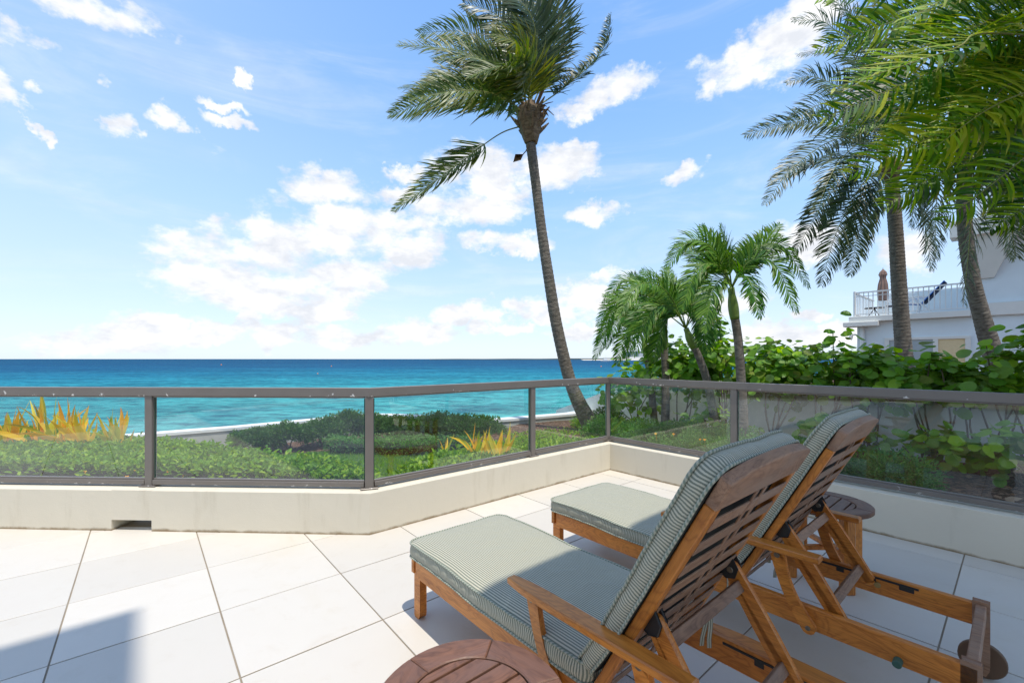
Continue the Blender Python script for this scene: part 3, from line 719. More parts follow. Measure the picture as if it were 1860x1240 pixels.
def cushion(parent, name, outline, th, M_, crown=.014, seed=0, gather=.0018, zfun=None):
    """outline (u,v) ccw; builds bottom, side band and crowned top plus two piping tubes"""
    n = len(outline); cu = sum(p_[0] for p_ in outline)/n; cv = sum(p_[1] for p_ in outline)/n
    hu = max(abs(p_[0]-cu) for p_ in outline); hv = max(abs(p_[1]-cv) for p_ in outline)
    b_ = MB(); per = [0]
    for i in range(n): per.append(per[-1]+math.dist(outline[i], outline[(i+1) % n]))
    zf = zfun or (lambda u, v: 0)
    def sag(i, ph=0): return .004*mnoise.noise(Vector((per[i]*7, seed+ph, 0)))+.002*mnoise.noise(Vector((per[i]*31, seed+ph, 3)))
    # band
    vs, gs = [], []; K = 7
    for i in range(n+1):
        ii = i % n; u, v = outline[ii]
        d = Vector((u-cu, v-cv)); nx = Vector((outline[(ii+1) % n][1]-outline[ii-1][1], -(outline[(ii+1) % n][0]-outline[ii-1][0]))).normalized()
        for k in range(K):
            t_ = k/(K-1); bul = .007*math.sin(math.pi*t_)+gather*math.sin(per[i]*2*math.pi/.021+3*math.sin(per[i]*17+seed))*math.sin(math.pi*t_)
            z = .008+(th-.016)*t_+(sag(ii) if t_ > .5 else sag(ii, 9)*.5); q = (u+nx.x*bul, v+nx.y*bul)
            vs.append((q[0], q[1], z+zf(*q))); gs.append((per[i]*1.0+.0025*math.sin(t_*5+per[i]*40), 0, z))
    fs = [[i*K+k, (i+1)*K+k, (i+1)*K+k+1, i*K+k+1] for i in range(n) for k in range(K-1)]
    b_.add([M_ @ Vector(v) for v in vs], fs, gs)
    # top and bottom: concentric rings
    for side in (1, 0):
        vs, gs, fs = [], [], []; rings = [0, .012, .03, .06, .10, .15, .2, .25, .285]
        rings = [r_ for r_ in rings if r_ < hv*.97]
        for ri, ins in enumerate(rings):
            fu = 1-ins/hu; fv = 1-ins/hv if ri < len(rings)-1 else 0.0
            for i in range(n):
                u = cu+(outline[i][0]-cu)*fu; v = cv+(outline[i][1]-cv)*fv
                e = 1-math.exp(-ins/.03)
                if side: z = th-.008+sag(i)*(1-e)+(.008+crown)*e+e*.006*mnoise.noise(Vector((u*5, v*7, seed)))+e*.0025*mnoise.noise(Vector((u*17, v*22, seed)))
                else: z = .008-.008*e
                vs.append((u, v, z+zf(u, v))); gs.append((v+.002*mnoise.noise(Vector((u*9, v*9, seed)))+3.0, u, z))
        m_ = len(rings)
        for r_ in range(m_-1):
            for i in range(n):
                j = (i+1) % n; q = [r_*n+i, r_*n+j, (r_+1)*n+j, (r_+1)*n+i]; fs.append(q if side else q[::-1])
        if side: b_.add([M_ @ Vector(v) for v in vs], fs, gs)
        else: und = ([M_ @ Vector(v) for v in vs], fs, gs)
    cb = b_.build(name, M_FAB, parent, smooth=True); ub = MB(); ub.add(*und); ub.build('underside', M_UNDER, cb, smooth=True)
    for zz, ph in ((th-.006, 0), (.008, 9)):
        pp = MB(); pts = [M_ @ Vector((outline[i % n][0]*1.0+(outline[i % n][0]-cu)/hu*.003, outline[i % n][1]+(outline[i % n][1]-cv)/hv*.003, zz+sag(i % n, ph)*(1 if ph == 0 else .5)+zf(*outline[i % n]))) for i in range(n+1)]
        pp.tube(pts, .0048, 6, cap=False); pp.build('piping', M_PIPE, cb, smooth=True)
    return cb
def tie(parent, p0, L, sway=.01):
    b_ = MB()
    for dx in (-.008, .010):
        pts = [Vector(p0)+Vector((dx*(.3+k*.2)+sway*math.sin(k), dx*.5, -L*k/5)) for k in range(6)]
        vs, gs = [], []
        for k, q in enumerate(pts):
            w_ = .009 if k else .004
            vs += [q+Vector((-w_*.6, -w_*.7, 0)), q+Vector((w_*.6, w_*.7, 0)), q+Vector((w_*.6-.001, w_*.7+.002, 0)), q+Vector((-w_*.6-.001, -w_*.7+.002, 0))]
            gs += [(0, 0, 0), (.02, 0, 0), (.02, 0, 0), (0, 0, 0)]
        fs = [[k*4+a_, k*4+(a_+1) % 4, k*4+4+(a_+1) % 4, k*4+4+a_] for k in range(5) for a_ in range(4)]+[[0, 1, 2, 3], [20, 21, 22, 23]]
        b_.add(vs, fs, gs)
    return b_.build('tie', M_FAB, parent)

def make_lounger(loc_ab, label, folded_far, seed):
    root = empty('sun_lounger', ab(*loc_ab, 0), -(math.pi/2-TH)); tag(root, label, 'sun lounger', 'sun loungers side by side on the terrace')
    def prt(name, m_, *f_):
        b_ = MB()
        for ff in f_: ff(b_)
        return b_.build(name, m_, root)
    # side rails
    for sg in (-1, 1):
        vc = sg*(VW-.014)
        r_ = prt('side_rail', M_TEAK, lambda b_: b_.box((.955+.015, vc, .262), (1.90-.04, .028, .090), None, .003))
        tk = MB(); tk.box((1.50, vc-sg*.0155, .292), (.40, .004, .010)); 
        for uu in (1.42, 1.54, 1.66): tk.box((uu, vc-sg*.0155, .279), (.030 if uu < 1.6 else .05, .0036, .020))
        tk.build('notched_track', M_BLACK, r_)
        bb = MB(); bolt(bb, (1.56, vc-sg*.0185, .262), (0, 1, 0), .013, .008); bb.build('brass_bolt', M_BRASS, r_)
    for sg in (-1, 1):    # foot legs with rounded toe
        vc = sg*(VW-.036)
        pl = [(.0, .304), (.0, .012), (.006, .003), (.014, 0), (.030, 0), (.044, .010), (.052, .03), (.052, .304)]
        b_ = MB(); profile_board(b_, pl, vc-.019-.006*(sg < 0)*0, vc+.019); lg = b_.build('leg', M_TEAK, root)
        bb = MB(); bolt(bb, (.02, vc+sg*.020, .26), (0, 1, 0), .004, .003); bb.build('screw', M_STEEL, lg)
    prt('end_rail', M_TEAK, lambda b_: b_.box((.008, 0, .266), (.026, VW*2-.002, .078)))
    for k in range(11): prt('seat_slat', M_TEAK, lambda b_: b_.box((.085+k*.097, 0, .302), (.062, VW*2-.066, .012)))
    # head posts, end board, wheels
    for sg in (-1, 1):
        vc = sg*(VW-.016)
        pl = [(1.862, .318), (1.862, .055), (1.870, .035), (1.895, .03), (1.905, .055), (1.905, .318)]
        b_ = MB(); profile_board(b_, pl, vc-.016, vc+.016); b_.build('leg', M_TEAKW if 1 else M_TEAK, root)
        wb = MB(); wb.cyl((1.885, sg*(VW+.016), .071), (0, 1, 0), .071, .022, 28, .003); wh = wb.build('wheel', M_RUBBER, root, smooth=False)
        hb = MB(); hb.cyl((1.885, sg*(VW+.030), .071), (0, 1, 0), .012, .010, 12); hb.build('hub', M_STEEL, wh)
    prt('end_board', M_TEAKW, lambda b_: b_.box((1.884, 0, .285), (.030, VW*2-.066, .05), None, .003))
    prt('axle', M_STEEL, lambda b_: b_.cyl((1.885, 0, .071), (0, 1, 0), .006, VW*2+.03, 8))
    prt('adjusting_knob', M_GREENK, lambda b_: b_.cyl((1.985-.278, -(VW+.018), .236), (0, 1, 0), .0135, .036, 16))
    # backrest
    SW_ = .036; BT = .030; LB = .83
    for sg in (-1, 1):
        vc = sg*(VW-SW_/2)
        prt('back_stile', M_TEAK, lambda b_: b_.bar(bk(.004, vc, -.02), bk(.739, vc, -.02), BT, SW_, up=(0, 1, 0)))
    vi = VW
    # crest rail with arched top: outline in (v, s)
    Mc = Matrix((Vector((0, 1, 0)), BD, -BN)).transposed()
    arc_ = [(vi*math.cos(a_)*1.0, .818+.036*math.sin(a_)) for a_ in [math.pi*k/16 for k in range(17)]]
    pl = [(-vi, .7405), (vi, .7405)]+arc_
    b_ = MB(); b_.prism([(q[0], q[1]) for q in pl], .005, .037, Mc, c=Vector((HU, 0, HZ)), bev=.003, goff=(seed*3.1, 7.7, 2.2))
    b_.build('crest_rail', M_TEAKW, root)
    pitch = .0805; inner = vi-SW_
    for k in range(9):
        s0 = .7405-.036-k*pitch-.0445
        prt('slat', M_TEAKW, lambda b_: b_.bar(bk(s0+.022, -inner, -.0345), bk(s0+.022, inner, -.0345), .0445, .0045, up=BN, bev=.001))
    for sg in (-1, 1):
        prt('muntin', M_TEAKW, lambda b_: b_.bar(bk(.01, sg*.030, -.0350), bk(.740, sg*.030, -.0350), .020, .0046, up=BN, bev=.001))
    # prop frame
    for sg in (-1, 1):
        vc = sg*(inner-.008)
        ol = leg_outline((1.338, .575), (1.530, .278), .046, .046, .056)
        b_ = MB(); profile_board(b_, ol, vc-.011, vc+.011); pr = b_.build('prop_leg', M_TEAK, root)
        bb = MB(); bolt(bb, (1.338, vc-sg*.014, .575), (0, 1, 0), .011, .008); bb.build('bolt', M_STEEL, pr)
        k1 = MB(); profile_board(k1, [(1.300, .560), (1.286, .600), (1.315, .655), (1.345, .615), (1.362, .585), (1.352, .553), (1.325, .545)], vc+sg*.0125, vc+sg*.0165); k1.build('bracket', M_BLACK, root)
        k2 = MB(); profile_board(k2, [(1.300, .560), (1.286, .600), (1.315, .655), (1.345, .615), (1.362, .585), (1.352, .553), (1.325, .545)], vc-sg*.0165, vc-sg*.0125); k2.build('bracket', M_BLACK, root)
    PD = Vector((1.530-1.338, 0, .278-.575)).normalized()
    for q in (.055, .30):
        c_ = Vector((1.338, 0, .575))+PD*q
        prt('prop_bar', M_TEAKW, lambda b_: b_.bar(c_+Vector((0, -inner+.013, 0)), c_+Vector((0, inner-.013, 0)), .036, .016, up=(PD.z*-1, 0, PD.x), bev=.002))
    # arms
    for sg in (-1, 1):
        fold = folded_far and sg > 0
        vc = sg*(VW+.035)
        piv = [(1.02, .233), (1.44, .233)]
        tops = [(.912, .496), (1.330, .496)] if not fold else [(1.02+.283, .262), (1.44+.283, .262)]
        du = tops[0][0]-.912; dz = tops[0][1]-.496
        u0, u1, zt_ = .815+du, 1.485+du, .520+dz
        out_ = []
        N_ = 16
        half = lambda t_: .033-.017*max(0, 1-t_*5)**1.5-.006*t_*t_
        ptsA = [(u0+(u1-u0)*k/N_, -half(k/N_)) for k in range(N_+1)]; ptsB = [(u, -v) for u, v in ptsA[::-1]]
        b_ = MB(); b_.prism([(u, v+vc) for u, v in ptsA+ptsB], zt_-.012, zt_+.013, bev=.004)
        arm = b_.build('armrest', M_TEAK if sg < 0 else M_TEAK, root)
        for (pu, pz), (tu, tz) in zip(piv, tops):
            ol = leg_outline((pu, pz), (tu, tz-.004), .044, .048, .036, bow=(.018 if not fold else .018))
            va = sg*(VW+.014)
            b_ = MB(); profile_board(b_, ol, va-.011, va+.011); al = b_.build('arm_leg', M_TEAK, root)
            bb = MB(); bolt(bb, (pu, va+sg*.013, pz), (0, 1, 0)); bb.build('bolt', M_STEEL, al)
            bb = MB(); bolt(bb, (tu, va+sg*.013, tz-.010), (0, 1, 0), .011); bb.build('bolt', M_STEEL, al)
    # cushions
    I = Matrix.Identity(4)
    sag_ = lambda u, v: -.006*math.exp(-((u-.55)/.12)**2)+.004*math.sin(u*6)
    cs = cushion(root, 'seat_cushion', rrect(-.015, 1.145, -.30, .30, .055, .03), .078, Matrix.Translation((0, 0, .309)), seed=seed, zfun=sag_)
    Mb = Matrix((BD, Vector((0, 1, 0)), BN)).transposed(); Mb = Mb if Mb.determinant() > 0 else Matrix((BD, Vector((0, -1, 0)), BN)).transposed()
    Mb4 = Matrix.Translation(Vector((HU, 0, HZ))+BD*.0-BN*.007) @ Mb.to_4x4()
    cbk = cushion(root, 'back_cushion', rrect(.035, .838, -.298, .298, .05, .075), .066, Mb4, seed=seed+4, zfun=lambda u, v: .01*math.exp(-((u-.05)/.08)**2))
    tie(cs, (1.12, -.28, .31), .12); tie(cbk, (1.23, .02, .40), .16, .006); tie(cbk, (1.26, .22, .42), .15, .006); tie(cs, (1.12, .28, .31), .12)
    return root
make_lounger((1.31, 1.985), 'teak sun lounger nearest the camera with far armrest folded down', True, 1)
make_lounger((2.315, 1.985), 'second teak sun lounger behind the near one, both armrests raised', False, 5)

# ------------------------------------------------------------------ side tables
def side_table(x, y, label, seed, rot0):
    root = empty('side_table', (x, y, 0)); tag(root, label, 'side table', 'round slatted teak side tables')
    Rr, Ri, zt_ = .245, .163, .45
    ns = 6
    for k in range(ns):
        a0 = rot0+2*math.pi*k/ns+.004; a1 = rot0+2*math.pi*(k+1)/ns-.004; nn = 9
        pl = [(Rr*math.cos(a0+(a1-a0)*i/nn), Rr*math.sin(a0+(a1-a0)*i/nn)) for i in range(nn+1)]+[(Ri*math.cos(a1+(a0-a1)*i/nn), Ri*math.sin(a1+(a0-a1)*i/nn)) for i in range(nn+1)]
        # local frame: grain follows the segment
        am = (a0+a1)/2+math.pi/2; c_, s_2 = math.cos(am), math.sin(am)
        b_ = MB(); b_.prism(pl, zt_-.028, zt_, bev=.0035); off = rnd.uniform(0, 40)
        b_.g = [((v[0]*c_+v[1]*s_2)+off, -v[0]*s_2+v[1]*c_+off, v[2]+off) for v in b_.v]
        b_.build('rim', M_TABLE, root)
    # slats along the A direction
    ca, sa = math.cos(TH), math.sin(TH); sw_ = .054; gp = .0085; r_in = Ri-.004
    k = -3
    for k in range(-3, 3):
        y0 = k*(sw_+gp)+gp/2; y1 = y0+sw_; y0 = max(y0, -r_in+.004); y1 = min(y1, r_in-.004)
        if y1-y0 < .01: continue
        def hx(yy): return math.sqrt(max(0, r_in*r_in-yy*yy))
        ptsr = [(hx(y0+(y1-y0)*i/6), y0+(y1-y0)*i/6) for i in range(7)]; ptsl = [(-x_, y_) for x_, y_ in ptsr[::-1]]
        pl = ptsr+ptsl
        b_ = MB(); b_.prism([(q[0]*ca-q[1]*sa, q[0]*sa+q[1]*ca) for q in pl], zt_-.024, zt_-.003, bev=.002); off = rnd.uniform(0, 40)
        b_.g = [(v[0]*ca+v[1]*sa+off, -v[0]*sa+v[1]*ca+off, v[2]+off) for v in b_.v]
        b_.build('slat', M_TABLE, root)
    for sg in (-1, 1):
        b_ = MB(); b_.bar((-.17*sg*0-sa*0+.06*sg*ca-.0, .06*sg*sa, zt_-.038), (.06*sg*ca, .06*sg*sa+.001, zt_-.038), .02, .01); 
    for k in range(4):
        an = k*math.pi/2; d = Vector((math.cos(an), math.sin(an), 0)); q = Vector((-d.y, d.x, 0)); c_ = d*.195; w_ = .032; ch = .012
        pl = [c_+d*(w_-ch)+q*w_, c_-d*(w_-ch)+q*w_, c_-d*w_+q*(w_-ch), c_-d*w_-q*(w_-ch), c_-d*(w_-ch)-q*w_, c_+d*(w_-ch)-q*w_, c_+d*w_-q*(w_-ch), c_+d*w_+q*(w_-ch)]
        b_ = MB(); b_.prism([(v.x, v.y) for v in pl], 0, zt_-.03, bev=.003); b_.g = [(v[2], v[0]+k, v[1]) for v in b_.v]; b_.build('leg', M_TEAK, root)
    for k in range(2):
        an = k*math.pi/2; d = Vector((math.cos(an), math.sin(an), 0))
        b_ = MB(); b_.bar(d*-.165+Vector((0, 0, .17+.001*k+k*.031)), d*.165+Vector((0, 0, .17+k*.031)), .03, .028); b_.build('stretcher', M_TEAK, root)
    b_ = MB(); 
    for k in (0, 1):
        an = TH+math.pi/2; d = Vector((math.cos(an), math.sin(an), 0)); q = Vector((ca, sa, 0))*(.07 if k else -.07)
        b_.bar(d*-.15+q+Vector((0, 0, zt_-.035)), d*.15+q+Vector((0, 0, zt_-.035)), .03, .016)
    b_.build('batten', M_TEAK, root)
side_table(-.103, 1.072, 'round slatted teak side table in the foreground beside the near lounger', 1, .35)
side_table(1.865, 2.60, 'round slatted teak side table by the right parapet beyond the loungers', 2, .1)

# ------------------------------------------------------------------ foliage tools
def unit(v): return v/np.maximum(np.linalg.norm(v, axis=-1, keepdims=True), 1e-9)
def leaves(name, pts, dirs, nrm, L, Wd, matl, parent=None, fold=.25, curl=.15, rv=None):
    """many small pointed leaves, 6 verts each"""
    n = len(pts); d = unit(dirs); s = unit(np.cross(nrm, d)); u = np.cross(d, s)
    L = np.broadcast_to(L, n)[:, None]; Wd = np.broadcast_to(Wd, n)[:, None]
    V = np.zeros((n, 6, 3))
    V[:, 0] = pts; V[:, 1] = pts+d*L*.33+s*Wd*.5+u*Wd*fold; V[:, 2] = pts+d*L*.72+s*Wd*.40+u*(Wd*fold-L*curl*.4)
    V[:, 3] = pts+d*L-u*L*curl; V[:, 4] = pts+d*L*.72-s*Wd*.40+u*(Wd*fold-L*curl*.4); V[:, 5] = pts+d*L*.33-s*Wd*.5+u*Wd*fold
    G = np.zeros((n, 6, 3)); rv = nr.rand(n) if rv is None else rv; G[:, :, 0] = rv[:, None]; G[:, :, 1] = [0, .33, .72, 1, .72, .33]; G[:, :, 2] = nr.rand(n)[:, None]
    base = (np.arange(n)*6)[:, None]
    Fq = np.concatenate([base+np.array([0, 1, 2, 3]), base+np.array([0, 3, 4, 5])])
    return fast(name, V.reshape(-1, 3), [Fq], G.reshape(-1, 3), matl, parent)
def rdir(n, up=.3):
    v = nr.normal(0, 1, (n, 3)); v[:, 2] = np.abs(v[:, 2])*.8+up; return unit(v)

def hedge(name, poly, z0, zt_, dens, L, Wd, matl, label, cat, sidedens=None, amp=.06, fs=2.5, grp=None, rise=None):
    """clipped hedge filling a ground polygon"""
    root = empty(name, (sum(p_[0] for p_ in poly)/len(poly), sum(p_[1] for p_ in poly)/len(poly), z0)); tag(root, label, cat, grp)
    loc = np.array(root.location)
    xs = np.array([p_[0] for p_ in poly]); ys = np.array([p_[1] for p_ in poly])
    area = abs(np.sum(xs*np.roll(ys, -1)-np.roll(xs, -1)*ys))/2; n = int(area*dens)
    box = (xs.max()-xs.min())*(ys.max()-ys.min()); N = int(n*box/area)
    x = nr.uniform(xs.min(), xs.max(), N); y = nr.uniform(ys.min(), ys.max(), N); k = inpoly(x, y, poly); x = x[k]; y = y[k]
    hz = np.array([mnoise.noise(Vector((a_*fs, b_*fs, 0)))+.5*mnoise.noise(Vector((a_*fs*3, b_*fs*3, 5))) for a_, b_ in zip(x, y)])
    z = zt_+amp*hz-np.abs(nr.normal(0, .05, len(x)))
    if rise is not None: z = z+rise(x, y)
    P0 = np.stack([x, y, z], 1); D0 = rdir(len(x), .35); 
    # sides
    per = []; 
    for i in range(len(poly)):
        p_, q_ = np.array(poly[i]), np.array(poly[(i+1) % len(poly)]); l = np.linalg.norm(q_-p_); m_ = int(l*(zt_-z0)*(sidedens or dens)); t_ = nr.rand(m_)
        e = p_+(q_-p_)*t_[:, None]; nn = np.array([q_[1]-p_[1], -(q_[0]-p_[0])])/l
        c_ = np.array([xs.mean(), ys.mean()])
        if np.dot(nn, (p_+q_)/2-c_) < 0: nn = -nn
        bul = nr.normal(0, .045, m_); zz = z0+(zt_-z0+.03)*nr.rand(m_)
        pp = np.concatenate([e+nn*bul[:, None], zz[:, None]], 1)
        dd = rdir(m_, .1); dd[:, :2] += nn*.9; per.append((pp, unit(dd)))
    Pa = np.concatenate([P0]+[q_[0] for q_ in per])-loc; Da = np.concatenate([D0]+[q_[1] for q_ in per])
    nn = unit(nr.normal(0, .5, Pa.shape)+np.array([0, 0, 1.0])); sc_ = nr.uniform(.65, 1.25, len(Pa))
    fo = leaves('foliage', Pa, Da, nn, L*sc_, Wd*sc_, matl, root); fo['kind'] = 'stuff'
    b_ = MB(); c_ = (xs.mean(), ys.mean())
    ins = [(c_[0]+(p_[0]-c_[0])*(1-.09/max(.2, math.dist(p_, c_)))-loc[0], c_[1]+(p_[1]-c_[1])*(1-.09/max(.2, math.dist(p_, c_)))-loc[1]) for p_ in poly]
    b_.prism(ins, .0, zt_-z0-.13 if rise is None else .2); b_.build('dark_core', M_CORE, root)  # solid dark block standing in for shade between the leaves
    return root

def bush(name, c, rad, n, L, Wd, matl, label, cat, group=None, gz=None, stems=5, clump=14, ups=.3):
    gz = GZ if gz is None else gz; root = empty(name, (c[0], c[1], gz)); tag(root, label, cat, group)
    ctr = np.array([0, 0, c[2]-gz]); rad = np.array(rad)
    cl = unit(nr.normal(0, 1, (clump, 3))); cl[:, 2] = np.abs(cl[:, 2])*1.0-.15; cl = cl*rad*nr.uniform(.45, .8, (clump, 1))+ctr
    ci = nr.randint(0, clump, n); cr = rad.min()*.58
    off = unit(nr.normal(0, 1, (n, 3)))*(nr.rand(n, 1)**.45)*cr
    pts = cl[ci]+off; pts[:, 2] = np.maximum(pts[:, 2], .02)
    d = unit(unit(off)+unit(pts-ctr)*.5+nr.normal(0, .45, (n, 3))+np.array([0, 0, ups])); nn = unit(nr.normal(0, .6, (n, 3))+np.array([0, 0, 1.0]))
    s_3 = nr.uniform(.6, 1.2, n)
    fo = leaves('foliage', pts, d, nn, L*s_3, Wd*s_3, matl, root); fo['kind'] = 'stuff'
    b_ = MB()
    for k in range(stems):
        q = cl[k % clump]; b_.tube([(0, 0, 0), (q[0]*.4, q[1]*.4, q[2]*.5), (q[0], q[1], q[2])], [.014, .010, .004], 5)
    b_.build('stem', M_STEM, root)
    return root

# hedges beyond the parapet
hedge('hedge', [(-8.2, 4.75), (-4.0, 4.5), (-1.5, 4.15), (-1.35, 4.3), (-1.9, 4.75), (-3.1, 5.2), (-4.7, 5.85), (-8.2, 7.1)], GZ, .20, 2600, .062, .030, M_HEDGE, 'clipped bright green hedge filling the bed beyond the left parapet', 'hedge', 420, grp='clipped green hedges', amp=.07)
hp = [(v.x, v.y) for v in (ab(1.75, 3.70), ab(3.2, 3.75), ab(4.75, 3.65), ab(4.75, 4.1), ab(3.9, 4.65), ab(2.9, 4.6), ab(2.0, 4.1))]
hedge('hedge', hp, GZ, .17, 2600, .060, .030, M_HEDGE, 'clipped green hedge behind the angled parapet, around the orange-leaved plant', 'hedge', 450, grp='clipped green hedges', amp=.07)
hedge('low_hedge', [(-3.3, 7.6), (-1.6, 7.4), (-.6, 7.8), (-.6, 8.1), (-1.6, 8.0), (-3.3, 8.1)], GZ, -.12, 1700, .035, .018, M_GCOV, 'low pale green edging hedge in front of the dark shrubs', 'hedge', 1200, amp=.05)
hedge('low_hedge', [(.3, 7.6), (1.5, 8.2), (1.6, 8.7), (.4, 8.4), (-.1, 8.0)], GZ, -.1, 1700, .04, .02, M_HEDGE, 'low bright green edging hedge left of the leaning palm trunk', 'hedge', 1200, amp=.05)
hedge('low_hedge', [(.6, 6.3), (1.9, 6.0), (2.5, 7.0), (1.9, 7.7), (.9, 7.4)], GZ, -.14, 1700, .045, .022, M_HEDGE, 'bright green ground hedge at the foot of the leaning palm', 'hedge', 1200, amp=.06)
# dark shrubs in front of the sea wall
ds = [(-4.6, 7.75, .34, 'leftmost, lowest dark shrub against the sea wall'), (-4.15, 8.05, .40, 'second dark shrub from the left by the sea wall'), (-3.7, 8.35, .42, 'dark green shrub left of the tallest shrub by the sea wall'), (-3.3, 8.65, .50, 'tallest dark green shrub by the sea wall corner'), (-2.85, 8.9, .44, 'dark green shrub just right of the sea wall corner'),
      (-2.4, 8.85, .42, 'dark shrub behind the second railing post'), (-1.95, 8.75, .44, 'dark shrub right of the second railing post'), (-1.5, 8.65, .48, 'rounded dark green shrub in the middle of the row'), (-1.05, 8.55, .46, 'broad dark green shrub left of the yellow plant'), (-.6, 8.4, .46, 'rightmost dark green shrub of the row, behind the yellow plant')]
for x, y, h, lb in ds:
    bush('dark_shrub', (x, y, GZ+h*.66), (.55, .42, h*.62), 5200, .050, .024, M_SHRUB, lb, 'shrub', 'dark shrubs along the sea wall', clump=18)
bush('round_shrub', (1.55, 9.1, -.12), (.36, .3, .30), 2200, .045, .022, M_HEDGE, 'bright green rounded shrub left of the leaning palm base', 'shrub', clump=16)
bush('round_shrub', (2.05, 9.0, -.02), (.34, .3, .42), 2200, .05, .024, M_SHRUB, 'dark upright shrub directly behind the leaning palm base', 'shrub', clump=16)
bush('round_shrub', (1.92, 7.7, -.05), (.26, .3, .34), 1800, .045, .022, M_HEDGE, 'bright green shrub between palm base and railing corner', 'shrub', clump=14)
bush('round_shrub', (2.25, 7.6, -.08), (.26, .3, .34), 1800, .045, .022, M_HEDGE, 'bright green shrub just right of the railing corner post', 'shrub', clump=14)

# yellow strap-leaved plants
def strap_leaf(mb_, base, az_, el_, L, wd, bend, tw, seed):
    d = Vector((math.cos(az_)*math.cos(el_), math.sin(az_)*math.cos(el_), math.sin(el_))); p_ = Vector(base); N_ = 8; vs, gs = [], []
    side = Vector((-math.sin(az_+tw), math.cos(az_+tw), 0)); rv = rnd.random(); rq = rnd.random()
    for k in range(N_+1):
        t_ = k/N_; w_ = wd*(math.sin(math.pi*min(1, t_*1.02)**.75)**.8 if 0 < t_ < 1 else (.25 if t_ == 0 else .0)); w_ = max(w_, .002)
        sd = (side+Vector((0, 0, .6*math.sin(t_*3+seed)))).normalized(); up = d.cross(sd).normalized(); sd = (sd*math.cos(t_*tw*3)+up*math.sin(t_*tw*3)).normalized(); up = d.cross(sd).normalized()
        vs += [p_-sd*w_/2+up*w_*.18, p_, p_+sd*w_/2+up*w_*.18]; gs += [(rv, t_, rq)]*3
        p_ = p_+d*L/N_+Vector((math.sin(t_*5+seed), math.cos(t_*4+seed*2), 0))*L*.014; d = (d+Vector((-.25*bend, 0, -bend))*.16).normalized()
    fs = [[k*3+a_, k*3+a_+1, k*3+a_+4, k*3+a_+3] for k in range(N_) for a_ in (0, 1)]
    mb_.add(vs, fs, gs)
def yplant(x, y, z, n, L, label, lean=.1):
    root = empty('yellow_plant', (x, y, GZ)); tag(root, label, 'plant', 'yellow strap-leaved plants in the hedges')
    for k in range(n):
        b_ = MB(); a_ = rnd.uniform(0, 6.28); strap_leaf(b_, (rnd.uniform(-.04, .04), rnd.uniform(-.03, .03), z-GZ-.25), a_, R(rnd.uniform(62, 87)), L*rnd.uniform(.75, 1.15), L*.115*rnd.uniform(.6, 1.3), rnd.uniform(-.5, 1.1), rnd.uniform(-.9, .9), k)
        b_.build('leaf', M_YELL, root, smooth=True)
    b_ = MB(); b_.tube([(0, 0, 0), (.01, 0, (z-GZ)*.5), (0, 0, z-GZ-.2)], [.02, .018, .015], 6); b_.build('stem', M_STEM, root)
yl = [(-6.95, 'yellow strap-leaved plant at the far left edge of the hedge', .55), (-6.62, 'yellow strap-leaved plant second from the left edge', .62), (-6.28, 'tallest yellow plant with leaves rising to the handrail', .72), (-5.97, 'yellow plant with upright twisted leaves, middle of the row', .62),
      (-5.68, 'yellow plant with broad leaves, right of the middle', .60), (-5.38, 'bushy yellow plant before the railing post', .56)]
for x, lb, L in yl: yplant(x, 5.75+rnd.uniform(-.15, .15), .24, 15, L*1.12, lb)
yplant(-5.08, 5.65, .18, 5, .55, 'sparse yellow plant leaning right toward the first railing post')
yplant(-.42, 5.25, .24, 12, .48, 'orange-yellow plant in the hedge behind the angled parapet')
yplant(-.16, 5.2, .22, 12, .56, 'taller orange-yellow plant right beside it, near the middle railing post')
yplant(-.85, 5.35, .22, 5, .40, 'few thin orange leaves left of the yellow plant in the angled hedge')

